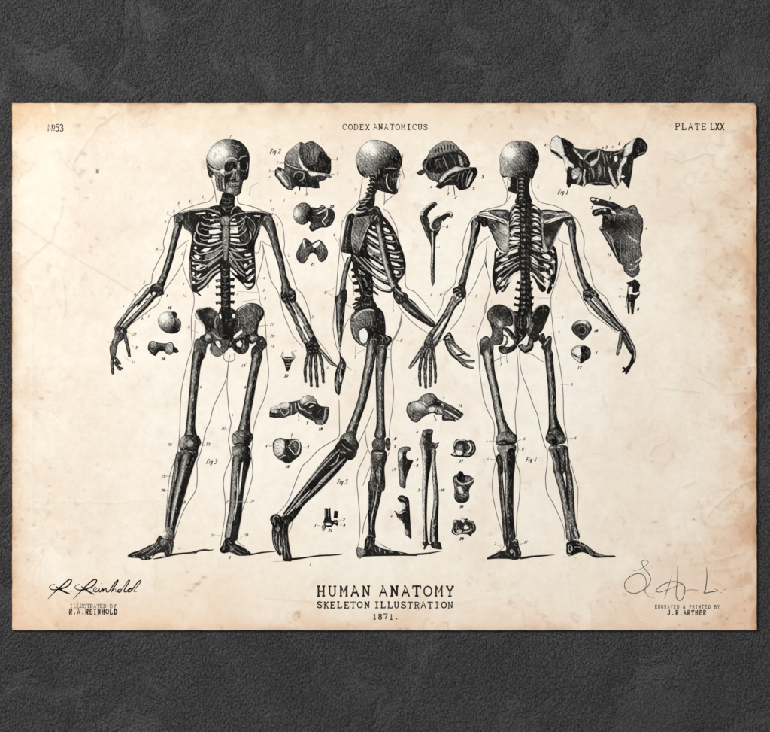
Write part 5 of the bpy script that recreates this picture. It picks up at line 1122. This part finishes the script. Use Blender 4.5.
    with study('small kneecap split half white and half black, lower of the two near the right thigh of the back skeleton'):
        T(560, 300)
        F("110,520 135,475 190,450 250,455 295,480 310,530 295,580 250,610 210,637 170,610 125,570", .25, edge=.55, ew=1.0)
        F("215,465 260,460 298,490 308,535 290,580 245,610 205,636 195,600 215,540 200,500", .95, edge=.03, gx=-.05, sp=((290, 520, 25, -.25),)); W("140,500 180,475 205,490 205,545 185,560 150,530", .04); S("118,530 150,555 195,578", 13, .93); W("140,570 190,590 205,620 180,605", .05); S("240,520 300,535", 6, .8)
        T(0, 0, 1); tag_no(((579.3, 367.3, '17'), (596.5, 352, '1')), .85, .88)
    with study('small shaded ball of an arm bone beside the left hip of the front skeleton'):
        T(140, 300)
        F("178,215 195,160 240,122 300,116 350,118 372,140 370,165 392,190 412,225 405,290 375,325 320,337 260,325 205,285", .55, gx=.24, gy=.18, edge=.3, ew=1.2, sp=((250, 180, 48, -.6), (290, 260, 40, -.1), (355, 270, 30, .25), (330, 300, 50, .2)))
        F("320,120 355,120 372,145 360,170 345,190 330,160", .93); S("365,190 395,220 400,270 380,300", 14, .6); S("360,200 350,250 330,300", 14, .95); W("365,170 385,165 390,185 375,188", .06)
        for a in ((215, 250, 225, 300), (240, 260, 250, 318), (265, 265, 275, 325), (290, 262, 298, 328), (315, 250, 320, 330)): S(f"{a[0]},{a[1]} {a[2]},{a[3]}", 6, .85)
        tag_no([(169.2, 307.8, '15')], .9, .9)
    with study('small lumpy elbow bone end under the shaded ball at the left'):
        T(140, 300)
        F("78,490 92,425 130,408 180,425 215,430 262,432 310,420 335,440 345,475 390,512 360,530 335,525 300,550 262,535 240,515 205,510 175,530 155,560 115,540", .72, edge=.25, ew=1.2, sp=((130, 440, 25, -.3), (290, 470, 30, -.42), (290, 510, 25, -.2), (215, 490, 30, .25), (150, 530, 35, .25)))
        S("100,440 130,425 160,440 155,480", 8, .3); S("270,440 310,435 325,480 310,530", 8, .2); F("335,460 390,512 350,525 325,520", .95); F("190,470 235,480 245,510 190,515 165,530 160,500", .95); S("90,470 130,490 150,540", 9, .9); S("100,500 140,520", 8, .6); S("180,440 240,440", 8, .6)
        tag_no([(163, 358.8, '16')], .9, .9)
    with study('tiny dark sacrum wedge with two horns beside the open hand of the front skeleton'):
        T(265, 335)
        F("165,230 205,215 260,215 300,230 280,255 262,280 255,320 235,362 212,362 200,310 185,260", .93, sm=0); S("180,165 172,205 155,222", [16, 20, 14], prof=[.92, .2, .3, .93]); S("268,165 282,200 305,228", [18, 22, 14], prof=[.92, .2, .3, .93]); S("170,222 200,235 270,235 300,225", 9, .3); S("205,292 255,292", 5, .25); S("205,315 248,315", 4, .4); S("190,262 270,262", 5, .75); LN("290,165 315,150", .8)
        tag_no([(285.8, 375.8, '30')], .85, .85)
    with study('ankle and heel bones seen from the inner side, left of the trailing knee'):
        T(265, 385)
        F("42,322 45,270 60,235 120,205 160,180 230,175 320,155 350,150 380,112 430,100 480,110 515,150 530,185 560,210 640,220 645,255 630,340 610,380 570,402 510,395 490,360 420,335 345,285 330,270 290,295 230,310 185,330 135,325", .84, edge=.15, sm=0, jit=.15)
        F("48,232 120,203 160,180 235,176 235,225 150,232 60,250", .12, edge=.3, ew=.8); F("60,250 110,245 130,270 80,290", .25, edge=.2); S("60,280 110,290 140,300", 20, .93); S("48,310 90,320 140,322", 14, .96)
        S("160,240 210,235 240,255 200,300 165,270 155,245", 11, .25); F("175,250 220,248 200,285", .8); S("245,200 240,270", 9, .9); S("262,195 262,280", 10, .4); S("280,190 290,285", 9, .85); S("300,180 310,270", 10, .3); S("318,175 330,255", 10, .95); S("330,180 350,230 400,250", 13, .12)
        F("350,155 385,115 440,102 490,125 515,165 440,165 380,190 352,185", .38, edge=.25, gx=.2, sp=((390, 140, 20, -.3),)); F("380,210 440,180 490,180 520,210 470,245 400,235", .95); S("390,205 450,170 510,185", 13, .15); S("440,225 490,200", 12, .15); S("360,230 430,275 500,285", 9, .4); S("350,260 420,310 490,340", 12, .93); F("500,220 560,210 590,260 570,340 500,330 470,280", .96); S("605,230 600,300 575,370", 18, .42); S("600,225 640,240", 10, .5); F("510,340 570,350 575,395 520,390", .62); S("500,340 560,350", 9, .9); S("635,250 620,340", 9, .95); S("560,240 520,290", 7, .7)
        T(0, 0, 1); tag_no(((298.5, 419, '1'), (306.8, 423, '2'), (320, 429, '19')), .9, .88); LN("298.3,413.5 298.3,417", .6, .6)
    with study('shin bone top seen from above, pale half and dark half, below the ankle drawing'):
        T(265, 385)
        F("78,620 82,570 112,540 160,528 230,542 300,535 345,560 365,605 360,680 330,720 290,750 250,782 200,778 130,730 90,690", .80, edge=.15)
        F("90,610 100,560 150,538 190,550 200,600 190,660 170,700 125,712 95,680", .10, edge=.5, ew=1.3)
        for a in ((95, 600, 140, 605), (92, 630, 135, 635), (98, 665, 140, 655), (112, 690, 150, 670), (150, 545, 160, 575), (115, 560, 140, 580)): S(f"{a[0]},{a[1]} {a[2]},{a[3]}", 7, .7)
        F("205,560 240,545 245,600 215,680 200,650", .95); S("235,610 285,555 330,560 345,620 320,690 290,690 235,620", 13, .15); F("255,610 285,570 320,575 330,625 310,670 285,650", .72, edge=.2, sp=((300, 600, 20, -.2),)); F("200,690 240,640 290,695 330,700 280,755 230,772 180,745", .95); S("150,735 190,705 215,710", 9, .3); S("110,720 180,765", 9, .6); S("240,560 320,545", 7, .6); S("262,600 300,660", 8, .93)
        T(0, 0, 1); tag_no(((291.3, 434.8, '1'), (266, 446, '4'), (307.5, 447, '2'), (287, 466.5, '18')), .9, .85); LN("268,446 273,446", .5, .6); LN("302,448 306,447.5", .5, .6); LN("291.4,436.5 291.4,439", .5, .6)
    with study('heel and foot bones pointing right, below the open hand of the back skeleton'):
        T(400, 385)
        F("62,250 80,190 120,165 185,150 220,105 290,82 345,95 380,140 420,160 460,180 540,220 635,285 620,310 585,350 545,340 560,368 500,355 430,355 420,300 370,298 330,280 250,305 200,350 165,375 120,360 82,310", .68, edge=.22, ew=1.2)
        F("65,250 85,195 130,170 200,165 250,210 300,235 285,285 200,340 160,370 120,355 85,310", .52, edge=.3, ew=1.4, sp=((165, 200, 45, -.45), (220, 220, 30, -.3), (150, 280, 50, .22), (110, 330, 40, .2), (240, 290, 40, .3)))
        F("200,150 225,108 290,84 345,98 378,150 340,195 280,205 235,175", .58, edge=.25, gx=.15, sp=((270, 120, 30, -.1), (350, 170, 30, .3))); S("195,160 240,185 275,210", 12, .12); S("275,215 330,195 370,180", 14, .95); F("290,230 340,220 345,255 300,265", .12); F("340,180 390,165 420,200 370,215", .95); S("365,160 400,165", 10, .6)
        F("350,230 400,220 420,260 400,295 365,290", .4, edge=.35); S("375,235 370,280", 10, .9); S("400,245 420,280", 12, .12); S("410,190 440,200", 14, .08); F("440,190 540,230 630,285 600,325 520,280 450,240", .84, edge=.1); S("460,200 560,260 600,300", 7, .5); S("450,250 520,290 590,335", 14, .12); S("430,240 500,300 570,345", 8, .93); F("425,300 460,310 540,335 558,366 500,352 425,352", .9); S("440,315 520,335", 9, .35); S("250,300 330,275 400,290", 8, .93); LN("338,302 365,360", .65)
        T(0, 0, 1); tag_no(((443.5, 397.5, '1'), (460, 405.5, '11')), .9, .88)
    with study('pair of forearm bones standing upright below the heel drawing'):
        T(390, 425)
        S("345,60 340,150 345,250 350,360 352,450 348,560 345,700 347,900 355,1120 352,1200", [40, 70, 66, 56, 50, 50, 48, 42, 40, 44], prof=[.75, .30, .12, .3, .7, .96, .97])
        S("385,50 380,150 390,260 390,400 378,500 366,620 358,800 358,1000 368,1180", [84, 76, 60, 40, 30, 26, 26, 24, 30], prof=[.9, .97, .97])
        F("320,80 345,45 400,38 430,50 425,100 415,165 470,180 490,165 485,195 460,240 430,260 330,240 325,160", .86, edge=.1, sp=((345, 80, 25, -.45), (340, 150, 20, -.3))); S("370,75 420,65", 9, .6); F("290,185 320,175 330,220 310,240", .35, edge=.3); S("430,190 470,190 450,225", 9, .45); F("355,80 400,90 400,200 360,200", .97); S("335,200 335,300", 10, .15)
        S("440,240 435,330 440,430 448,540 458,640 462,740 455,860 445,1000 440,1180", [56, 44, 46, 48, 50, 54, 60, 70, 96], prof=[.9, .5, .2, .4, .85, .97, .97]); S("430,930 430,1050 440,1190", [40, 60, 90], prof=[.97, .85, .35, .5, .97, .97]); S("452,640 458,760", 12, .6); S("470,800 455,950", 16, .95)
        F("320,1180 345,1165 385,1170 400,1190 440,1160 500,1170 518,1225 515,1245 430,1232 400,1200 370,1210 345,1248 332,1240 340,1210", .93); S("440,1100 450,1200", 8, .35); W("375,1225 400,1205 425,1235 400,1245", .05); S("325,1170 330,1200", 9, .5)
        T(0, 0, 1); tag_no(((416.8, 432, '4'), (418.5, 490, '5'), (442, 490, '10')), .85, .75); LN("420.5,490 423,490", .5, .6); LN("438.5,490 440.5,490", .5, .6)
    with study('hooked top of an elbow bone, upper of the two beside the standing shin'):
        T(390, 425)
        F("78,270 100,230 145,215 200,220 202,255 175,265 162,300 175,340 230,352 215,400 185,470 160,560 155,632 125,630 95,600 85,480 78,380", .72, gx=.16, edge=.2, sp=((110, 300, 30, -.4), (105, 500, 40, -.25), (170, 240, 25, -.1), (180, 380, 40, .25)))
        S("95,275 105,310 95,350", 14, .08); S("110,250 150,235 185,240", 11, .5); F("130,270 165,270 160,310 175,345 220,355 195,420 165,500 150,560 130,450 125,330", .95); S("105,420 115,520 120,600", 8, .25); S("95,450 100,560", 6, .8); S("130,470 130,600", 9, .6); S("145,590 150,632", 12, .96)
        T(0, 0, 1); tag_no(((395, 438.5, '6'), (394.5, 446.8, '7'), (416.8, 459.7, '3'), (416.8, 465.5, '8'), (393.5, 469.5, '17')), .85, .82); LN("413,460 415,460", .5, .6); LN("413,465 415,465.5", .5, .6)
    with study('notched side view of an elbow bone, lower of the two beside the standing shin'):
        T(345, 490)
        F("525,85 540,58 575,50 620,72 640,100 648,200 655,320 665,450 660,490 635,470 600,440 595,370 570,320 520,270 515,250 490,205 520,215 570,205 580,150 545,115", .93, edge=.03)
        F("560,120 585,125 605,150 595,190 565,200 580,160", .12, edge=.3); S("545,80 580,85 600,110", 9, .5); S("510,215 550,232 590,210", 12, .12); S("530,260 560,300 590,350", 8, .4); F("595,390 620,400 635,450 600,440", .42, edge=.2); chips(((590, 340),), 8, 12, .2); S("520,235 530,255", 8, .6)
        tag_no([(391, 516, '4')], .9, .88)
    with study('ring-shaped vertebra with an oval grey hole, topmost of three right of the forearm bones'):
        T(430, 430)
        F("205,245 240,220 235,180 240,125 270,92 340,95 380,105 410,98 445,130 460,190 440,240 385,275 320,270 240,265", .92, edge=.04)
        W("222,238 250,225 258,250 235,252", .2); S("245,160 255,120 300,98 350,105", 13, .22); F("258,170 290,135 325,150 335,200 320,245 270,245", .52, edge=.35); F("262,205 320,210 318,246 270,246", .06); S("345,110 385,150 370,220 340,250", 9, .55); S("380,115 410,170 395,210 370,230", 16, .08); S("420,130 440,180 420,230", 8, .4); S("250,190 255,240", 7, .6); S("400,120 430,180", 7, .9); S("340,250 400,250", 8, .35)
        tag_no([(460.8, 461, '27')], .9, .88)
    with study('cup-topped vertebra standing upright, middle of three right of the forearm bones'):
        T(430, 430)
        F("228,490 245,455 275,440 300,408 330,425 345,450 400,458 440,490 435,530 400,580 390,620 395,670 370,715 315,732 265,715 242,670 245,600 235,530", .80, edge=.18)
        F("270,470 285,430 308,415 330,440 350,470 345,520 300,515 278,500", .965); S("262,470 270,505 315,540 360,535 420,510 438,485", 13, .15); F("350,470 400,465 420,490 360,525", .62, edge=.2); S("240,520 260,580 255,640", 9, .4); F("275,565 310,570 335,620 320,640 285,610", .08, edge=.35); S("345,560 380,570 350,620", 22, .95); S("300,650 340,665 380,640", 8, .5); F("250,670 315,690 390,665 370,712 315,730 262,710", .93); S("300,540 330,560", 7, .6); S("245,480 250,510", 9, .3); S("330,640 370,650", 8, .4)
        tag_no([(461, 506.5, '30')], .9, .88)
    with study('small knobbly vertebra with a triangular hole, lowest of three right of the forearm bones'):
        T(430, 470)
        F("215,600 230,560 228,520 250,495 300,500 325,480 350,490 370,480 385,500 430,510 458,560 455,610 420,640 405,668 380,645 310,640 270,652 225,635", .9, edge=.06)
        F("310,505 325,485 345,500 335,525", .06); F("235,510 260,500 265,520 240,525", .2); S("235,530 230,600 260,640 310,630", 9, .25); F("340,565 360,550 390,580 345,590", .08); F("270,600 310,590 315,625 270,630", .25, edge=.2); S("330,620 390,610 415,580", 10, .2); S("380,510 430,530 435,590", 9, .5); S("270,530 265,600", 7, .5); S("360,500 420,520", 7, .55); S("290,520 310,600", 9, .95)
        tag_no([(461.2, 538.8, '29')], .9, .88)
    with study('tiny ankle joint with two cut shafts between the feet of the walking skeleton'):
        T(300, 490)
        F("245,182 270,178 280,190 305,172 308,250 312,295 330,310 345,290 365,295 385,310 380,350 372,362 350,345 335,345 320,365 290,372 265,368 235,412 222,405 240,350 232,320 245,280", .95, sm=0, jit=.08); F("342,205 382,208 376,282 335,282", .95, sm=0); S("285,195 285,270", 6, .4); S("255,190 250,280", 9, .5); W("248,335 280,328 315,338 310,350 260,352", .05); W("335,290 360,286 368,296 345,302", .06); S("340,325 375,322", 7, .3); S("222,350 218,375 228,395", 6, .5); F("220,360 240,350 250,370 232,400", .5)
        T(0, 0, 1); tag_no(((315, 525.2, '1'), (343.5, 519.5, '2'), (344, 525, '8'), (330, 530.2, '21')), .85, .82); LN("317,525.5 320,525.5", .5, .6); LN("339.5,520 342,519.8", .5, .6); LN("339.5,525 342,525.2", .5, .6)
# ------------------------------------------------------------------ paper board
def vnoise(X, Y, s, seed):
    r = np.random.RandomState(seed); g = r.rand(256, 256)
    x = X / s; y = Y / s; xi = np.floor(x).astype(int); yi = np.floor(y).astype(int)
    fx = x - xi; fy = y - yi; fx = fx * fx * (3 - 2 * fx); fy = fy * fy * (3 - 2 * fy)
    a = g[xi % 256, yi % 256]; b = g[(xi + 1) % 256, yi % 256]; c = g[xi % 256, (yi + 1) % 256]; d = g[(xi + 1) % 256, (yi + 1) % 256]
    return (a * (1 - fx) + b * fx) * (1 - fy) + (c * (1 - fx) + d * fx) * fy
def fbm(X, Y, s, seed, o=4):
    t = 0; a = 1; n = 0
    for i in range(o): t = t + a * vnoise(X + 37 * i, Y + 11 * i, s / 2 ** i, seed + i); n += a; a *= .55
    return t / n
def seg(X, Y, poly):
    D = np.full(X.shape, 1e9); SD = np.zeros(X.shape)
    for (ax, ay), (bx, by) in zip(poly[:-1], poly[1:]):
        dx, dy = bx - ax, by - ay; L = dx * dx + dy * dy
        t = np.clip(((X - ax) * dx + (Y - ay) * dy) / L, 0, 1)
        d = np.hypot(X - ax - t * dx, Y - ay - t * dy)
        D = np.minimum(D, d)
    return D
X0, X1, Y0, Y1 = 12.2, 756.6, 103.2, 630.0
def build_sheet():
    nx, ny = 560, 396
    gx = np.linspace(X0, X1, nx); gy = np.linspace(Y0, Y1, ny)
    X, Y = np.meshgrid(gx, gy)
    base = np.array(PAPER); col = np.ones(X.shape + (3,)) * base
    def blend(mask, c):
        nonlocal col
        col = col * (1 - mask[..., None]) + np.array(c) * mask[..., None]
    n1 = fbm(X, Y, 90, 1); n2 = fbm(X, Y, 28, 9); n3 = fbm(X, Y, 9, 21); n4 = fbm(X, Y, 160, 33)
    dl, dr, dt, db = X - X0, X1 - X, Y - Y0, Y1 - Y
    cen = np.clip(1 - np.hypot((X - 370) / 330, (Y - 350) / 240), 0, 1)
    blend(.46 * np.clip(1 - cen * 2.7, 0, 1) * np.clip(.5 + n1, 0, 1.2), (.81, .730, .605))         # yellowed towards the margins
    blend(.26 * np.clip((n1 - .48) * 5, 0, 1), (.80, .69, .59))         # pinkish clouds
    blend(.34 * np.clip((n4 - .52) * 4, 0, 1), (.80, .74, .66))
    blend(.5 * np.clip((n2 - .53) * 5, 0, 1), (.86, .83, .76))
    blend(.16 * np.clip((n3 - .55) * 4, 0, 1), (.70, .60, .50))
    e = np.minimum(np.minimum(dl, dr), np.minimum(dt, db))
    blend(np.clip(np.exp(-e / 20) * np.clip(1.9 * (n1 - .18), 0, 1.2), 0, 1) * .52, (.78, .585, .39))
    n5 = fbm(X, Y, 44, 61, 5); blend(np.clip(np.exp(-e / 34) * np.clip((n5 - .5) * 5, 0, 1), 0, 1) * .6, (.72, .50, .36))
    blend(.42 * np.clip((n5 - .56) * 6, 0, 1), (.80, .70, .61))
    blend(np.clip(np.exp(-e / 4.5) * (n2 * 2.2 - .55), 0, 1) * .85, (.58, .33, .16))
    blend(np.clip(np.exp(-dr / 30) * np.clip(2.2 * (n2 - .2), 0, 1.2), 0, 1) * .62, (.74, .47, .29))
    blend(np.clip(1 - dr / 130, 0, 1) * np.clip((n5 - .44) * 3.5, 0, 1) * .45, (.76, .60, .48))
    br = np.clip(1 - np.hypot((X - 757) / 175, (Y - 640) / 120), 0, 1); blend(br * np.clip(1.8 * (n1 - .1), 0, 1) * .9, (.76, .52, .38))
    bl = np.clip(1 - np.hypot((X - 8) / 80, (Y - 634) / 70), 0, 1); blend(bl * .8 * (.4 + n2), (.76, .50, .33))
    tl = np.clip(1 - np.hypot((X - 12) / 60, (Y - 103) / 40), 0, 1); blend(tl * (.4 + n2) * .95, (.72, .45, .22))
    tr = np.clip(1 - np.hypot((X - 712) / 75, (Y - 100) / 26), 0, 1); blend(tr * n2 * 1.1, (.70, .43, .26))
    bt = np.clip(1 - db / 60, 0, 1); blend(bt * .45 * (.4 + n1), (.79, .60, .46))
    tp = np.clip(1 - dt / 40, 0, 1); blend(tp * .4 * (.4 + n1), (.77, .62, .44))
    # rough burnt rim on the right and top edges
    rim = np.clip(1 - dr / 5.5, 0, 1) * np.clip((fbm(X * 1.4, Y, 14, 50) - .42) * 4, 0, 1); blend(np.clip(rim, 0, 1) * .8, (.42, .22, .10))
    rim = np.clip(1 - dt / 4.0, 0, 1) * np.clip((fbm(X, Y * 1.4, 16, 55) - .46) * 4, 0, 1); blend(np.clip(rim, 0, 1) * .6, (.48, .27, .12))
    # creases: worn brown line with a pale flank
    def crease(p, w, a, c=(.50, .41, .32), soft=1.0):
        D = seg(X + (n3 - .5) * 5, Y + (n2 - .5) * 5, p)
        k = np.clip(.35 + 1.3 * (fbm(X, Y, 17, 71) - .25), 0, 1)
        nonlocal relief
        relief = relief + np.exp(-(D / (w * 1.6)) ** 2) * k * min(1, a * 1.6)
        blend(np.exp(-(D / w) ** 2) * a * k, c)
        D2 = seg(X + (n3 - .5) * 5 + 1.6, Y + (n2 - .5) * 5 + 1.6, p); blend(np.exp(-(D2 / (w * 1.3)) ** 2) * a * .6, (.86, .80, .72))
    tide = np.exp(-((n5 - .53) / .010) ** 2) * np.exp(-e / 55); blend(np.clip(tide, 0, 1) * .40, (.60, .42, .28))
    tide = np.exp(-((n1 - .60) / .008) ** 2) * np.clip(1 - dr / 150, 0, 1); blend(np.clip(tide, 0, 1) * .35, (.60, .42, .30))
    fox = np.clip((fbm(X, Y, 7, 131, 3) - .70) * 9, 0, 1) * np.clip((n5 - .40) * 4, 0, 1) * (.25 + np.exp(-e / 60)); blend(np.clip(fox, 0, 1) * .6, (.50, .31, .18))
    spk = np.clip((fbm(X, Y, 3.6, 151, 2) - .74) * 8, 0, 1) * np.exp(-dr / 30); blend(np.clip(spk, 0, 1) * .8, (.34, .18, .09))
    n6 = fbm(X, Y, 20, 141, 4); blend(np.clip(np.exp(-dr / 22) * np.clip((n6 - .47) * 7, 0, 1), 0, 1) * .6, (.56, .31, .16))
    blend(np.clip(np.exp(-dt / 9) * np.clip((n6 - .50) * 7, 0, 1), 0, 1) * .55, (.55, .33, .18))
    relief = np.zeros(X.shape)
    A = .50
    crease([(13, 219), (51, 244), (95, 269), (137, 294)], 1.0, A); crease([(63, 206), (51, 242), (20, 266)], 1.0, A * .9); crease([(118, 112), (98, 127), (86, 144), (73, 165)], 1.1, A)
    crease([(54, 148), (72, 170), (80, 200)], 1.0, A * .6); crease([(126, 103), (127, 130), (131, 165)], 1.2, .3, (.87, .82, .74)); crease([(53, 103), (54, 113)], .9, .7, (.9, .85, .78))
    crease([(672, 158), (681, 162), (694, 158), (703, 154), (714, 154)], .9, A * 1.3); crease([(734, 422), (745, 415), (757, 405)], .9, A * 1.2); crease([(707, 517), (729, 495), (742, 486), (757, 480)], .9, A * 1.4)
    crease([(649, 455), (656, 446), (668, 441)], .9, A * 1.1); crease([(661, 389), (680, 391), (702, 392)], .9, A * .8); crease([(64, 270), (66, 310), (62, 318)], .8, A * .8); crease([(684, 488), (694, 483)], 1.0, A)
    crease([(700, 182), (745, 178), (757, 176)], 1.0, A * .6); crease([(620, 160), (640, 132), (652, 104)], 1.0, A * .5); crease([(540, 470), (600, 452), (640, 470)], 1.0, A * .35); crease([(300, 396), (320, 385)], 1.0, A * .4)
    crease([(735, 370), (757, 366)], .9, A); crease([(728, 396), (757, 392)], .9, A * .8); crease([(740, 445), (757, 448)], .9, A)
    crease([(690, 565), (720, 560), (745, 552)], 1.2, A * .8); crease([(700, 572), (735, 568)], 1.2, A * .7); crease([(33, 300), (33, 510)], 1.3, A * .55, (.60, .56, .50)); crease([(33, 501), (160, 502)], .9, A * .7, (.60, .56, .50))
    crease([(156, 510), (156, 570), (154, 600)], .8, A * .35); crease([(40, 560), (40, 600)], 1.0, A * .3); crease([(265, 598), (330, 604)], 1.0, A * .4); crease([(440, 605), (500, 598)], 1.0, A * .4)
    # brown smudges and specks that sit in the paper
    for (sx, sy, rx, ry, a) in ((197, 584, 3.0, 1.5, .62), (190, 590.5, 3.4, 1.2, .5), (185.5, 595, 2.0, .9, .35), (193.5, 587, 1.4, .8, .5), (200, 581.5, 1.5, .8, .45), (204, 577, 2, 1.2, .5), (187, 572, 2, 1, .5), (160, 548, 3, 1.3, .25), (745, 437, 1.1, 1.3, .95), (694, 519.5, .9, .9, .9), (727, 618.5, 1.3, .9, .8), (679, 625, .9, .9, .7), (66, 600, 1, .8, .4),
                                (737, 157, 2.6, 1.5, .4), (750, 172, 1.6, 2.6, .4), (748, 128, 2.0, 2.6, .3), (669, 545, 2.5, 1.2, .5), (655, 522, 3.5, 1.2, .35), (575, 558, 1, 1, .5), (564, 557, 1, 1, .4), (87, 198, 2, .8, .4), (752, 190, 1.6, 1.8, .4), (670, 106, 6, 1.6, .3)):
        d = ((X - sx + (Y - sy) * .5) / rx) ** 2 + ((Y - sy) / ry) ** 2
        blend(np.exp(-d * (0.6 + n3)) * a, (.20, .135, .085))
    # grid mesh with a slightly worn outline
    rs = np.random.RandomState(5)
    Xv, Yv = X.copy(), Y.copy()
    wob = lambda n, s, a: (fbm(np.arange(n) * 1.35, np.zeros(n), s, 80 + n) - .5) * a
    Xv[:, 0] += wob(ny, 6, .5); Xv[:, -1] += wob(ny, 9, .9) - .05; Yv[0, :] += wob(nx, 6, .6); Yv[-1, :] += wob(nx, 6, .5)
    for i in range(ny):                                   # nibbled top right corner
        for j in range(nx - 8, nx):
            d = (X1 - X[i, j]) + (Y[i, j] - Y0)
            if d < 3.0: Xv[i, j] = min(Xv[i, j], X1 - (3.0 - d) * .6 - .4); Yv[i, j] += (3.0 - d) * .5
    Zv = (fbm(X, Y, 120, 91, 2) - .5) * 0.0
    nv = nx * ny
    V = [((x - OX) * S_, -THICK, (OY - y) * S_) for x, y in zip(Xv.ravel(), Yv.ravel())]
    Fs = []
    for i in range(ny - 1):
        o = i * nx
        Fs += [(o + j, o + nx + j, o + nx + j + 1, o + j + 1) for j in range(nx - 1)]
    ring = [j for j in range(nx)] + [i * nx + nx - 1 for i in range(1, ny)] + [(ny - 1) * nx + j for j in range(nx - 2, -1, -1)] + [i * nx for i in range(ny - 2, 0, -1)]
    b0 = len(V)
    for r in ring: V.append((V[r][0], -0.0002, V[r][2]))
    m = len(ring)
    for i in range(m): Fs.append((ring[i], ring[(i + 1) % m], b0 + (i + 1) % m, b0 + i))
    Fs.append(tuple(b0 + i for i in range(m)))
    me = bpy.data.meshes.new('paper_sheet'); me.from_pydata(V, [], Fs)
    ca = me.attributes.new('aging', 'FLOAT_COLOR', 'POINT')
    c4 = np.ones((len(V), 4), dtype=np.float32); c4[:nv, :3] = np.clip(col.reshape(-1, 3), 0, 1); c4[:nv, 3] = relief.ravel(); c4[nv:, 3] = 0; c4[nv:, :3] = c4[ring, :3] * .8
    ca.data.foreach_set('color', c4.ravel())
    me.materials.append(M_PAPER); me.update()
    o = link_mesh('paper_sheet', me, POSTER)

def build_wall():
    me = bpy.data.meshes.new('wall')
    w, t = 2.2, 0.12
    V = [(-w, 0, 0), (w, 0, 0), (w, 0, 3.0), (-w, 0, 3.0), (-w, t, 0), (w, t, 0), (w, t, 3.0), (-w, t, 3.0)]
    me.from_pydata(V, [], [(0, 1, 2, 3), (5, 4, 7, 6), (4, 0, 3, 7), (1, 5, 6, 2), (3, 2, 6, 7), (4, 5, 1, 0)])
    me.materials.append(make_wall()); me.update()
    o = link_mesh('wall', me, None)
    o['kind'] = 'structure'; o['label'] = 'dark charcoal rough plaster wall behind the poster'

def build_light():
    w = bpy.data.worlds.new('World'); SC.world = w; w.use_nodes = True
    bg = w.node_tree.nodes['Background']; bg.inputs[0].default_value = (1.0, 0.98, 0.96, 1); bg.inputs[1].default_value = 0.42
    l = bpy.data.lights.new('area_lamp', 'AREA'); l.shape = 'RECTANGLE'; l.size = 1.0; l.size_y = 0.8; l.energy = 138; l.color = (1.0, 0.985, 0.962)  # unseen area lamp for the light from the upper left, not a window
    o = bpy.data.objects.new('area_lamp', l); COL.objects.link(o)
    o.location = (-2.1, -2.3, H0 + 1.7)
    d = Vector((0.05, 0, H0)) - o.location; o.rotation_euler = d.to_track_quat('-Z', 'Y').to_euler()
    cam = bpy.data.cameras.new('camera'); cam.lens = 85; cam.sensor_width = 36; cam.clip_start = 0.05; cam.clip_end = 50
    co = bpy.data.objects.new('camera', cam); COL.objects.link(co)
    dist = 770 * S_ * 85 / 36
    co.location = (0, -dist - THICK, H0); co.rotation_euler = (math.radians(90), 0, 0)
    SC.camera = co
    SC.render.resolution_x = 1024; SC.render.resolution_y = 973
    SC.render.engine = 'CYCLES'
    SC.view_settings.view_transform = 'Standard'; SC.view_settings.look = 'None'; SC.view_settings.exposure = 0.0; SC.view_settings.gamma = 1.0

build_sheet()
draw_text()
figure_front(); figure_walking(); figure_back()
bone_studies()
build_wall(); build_light()
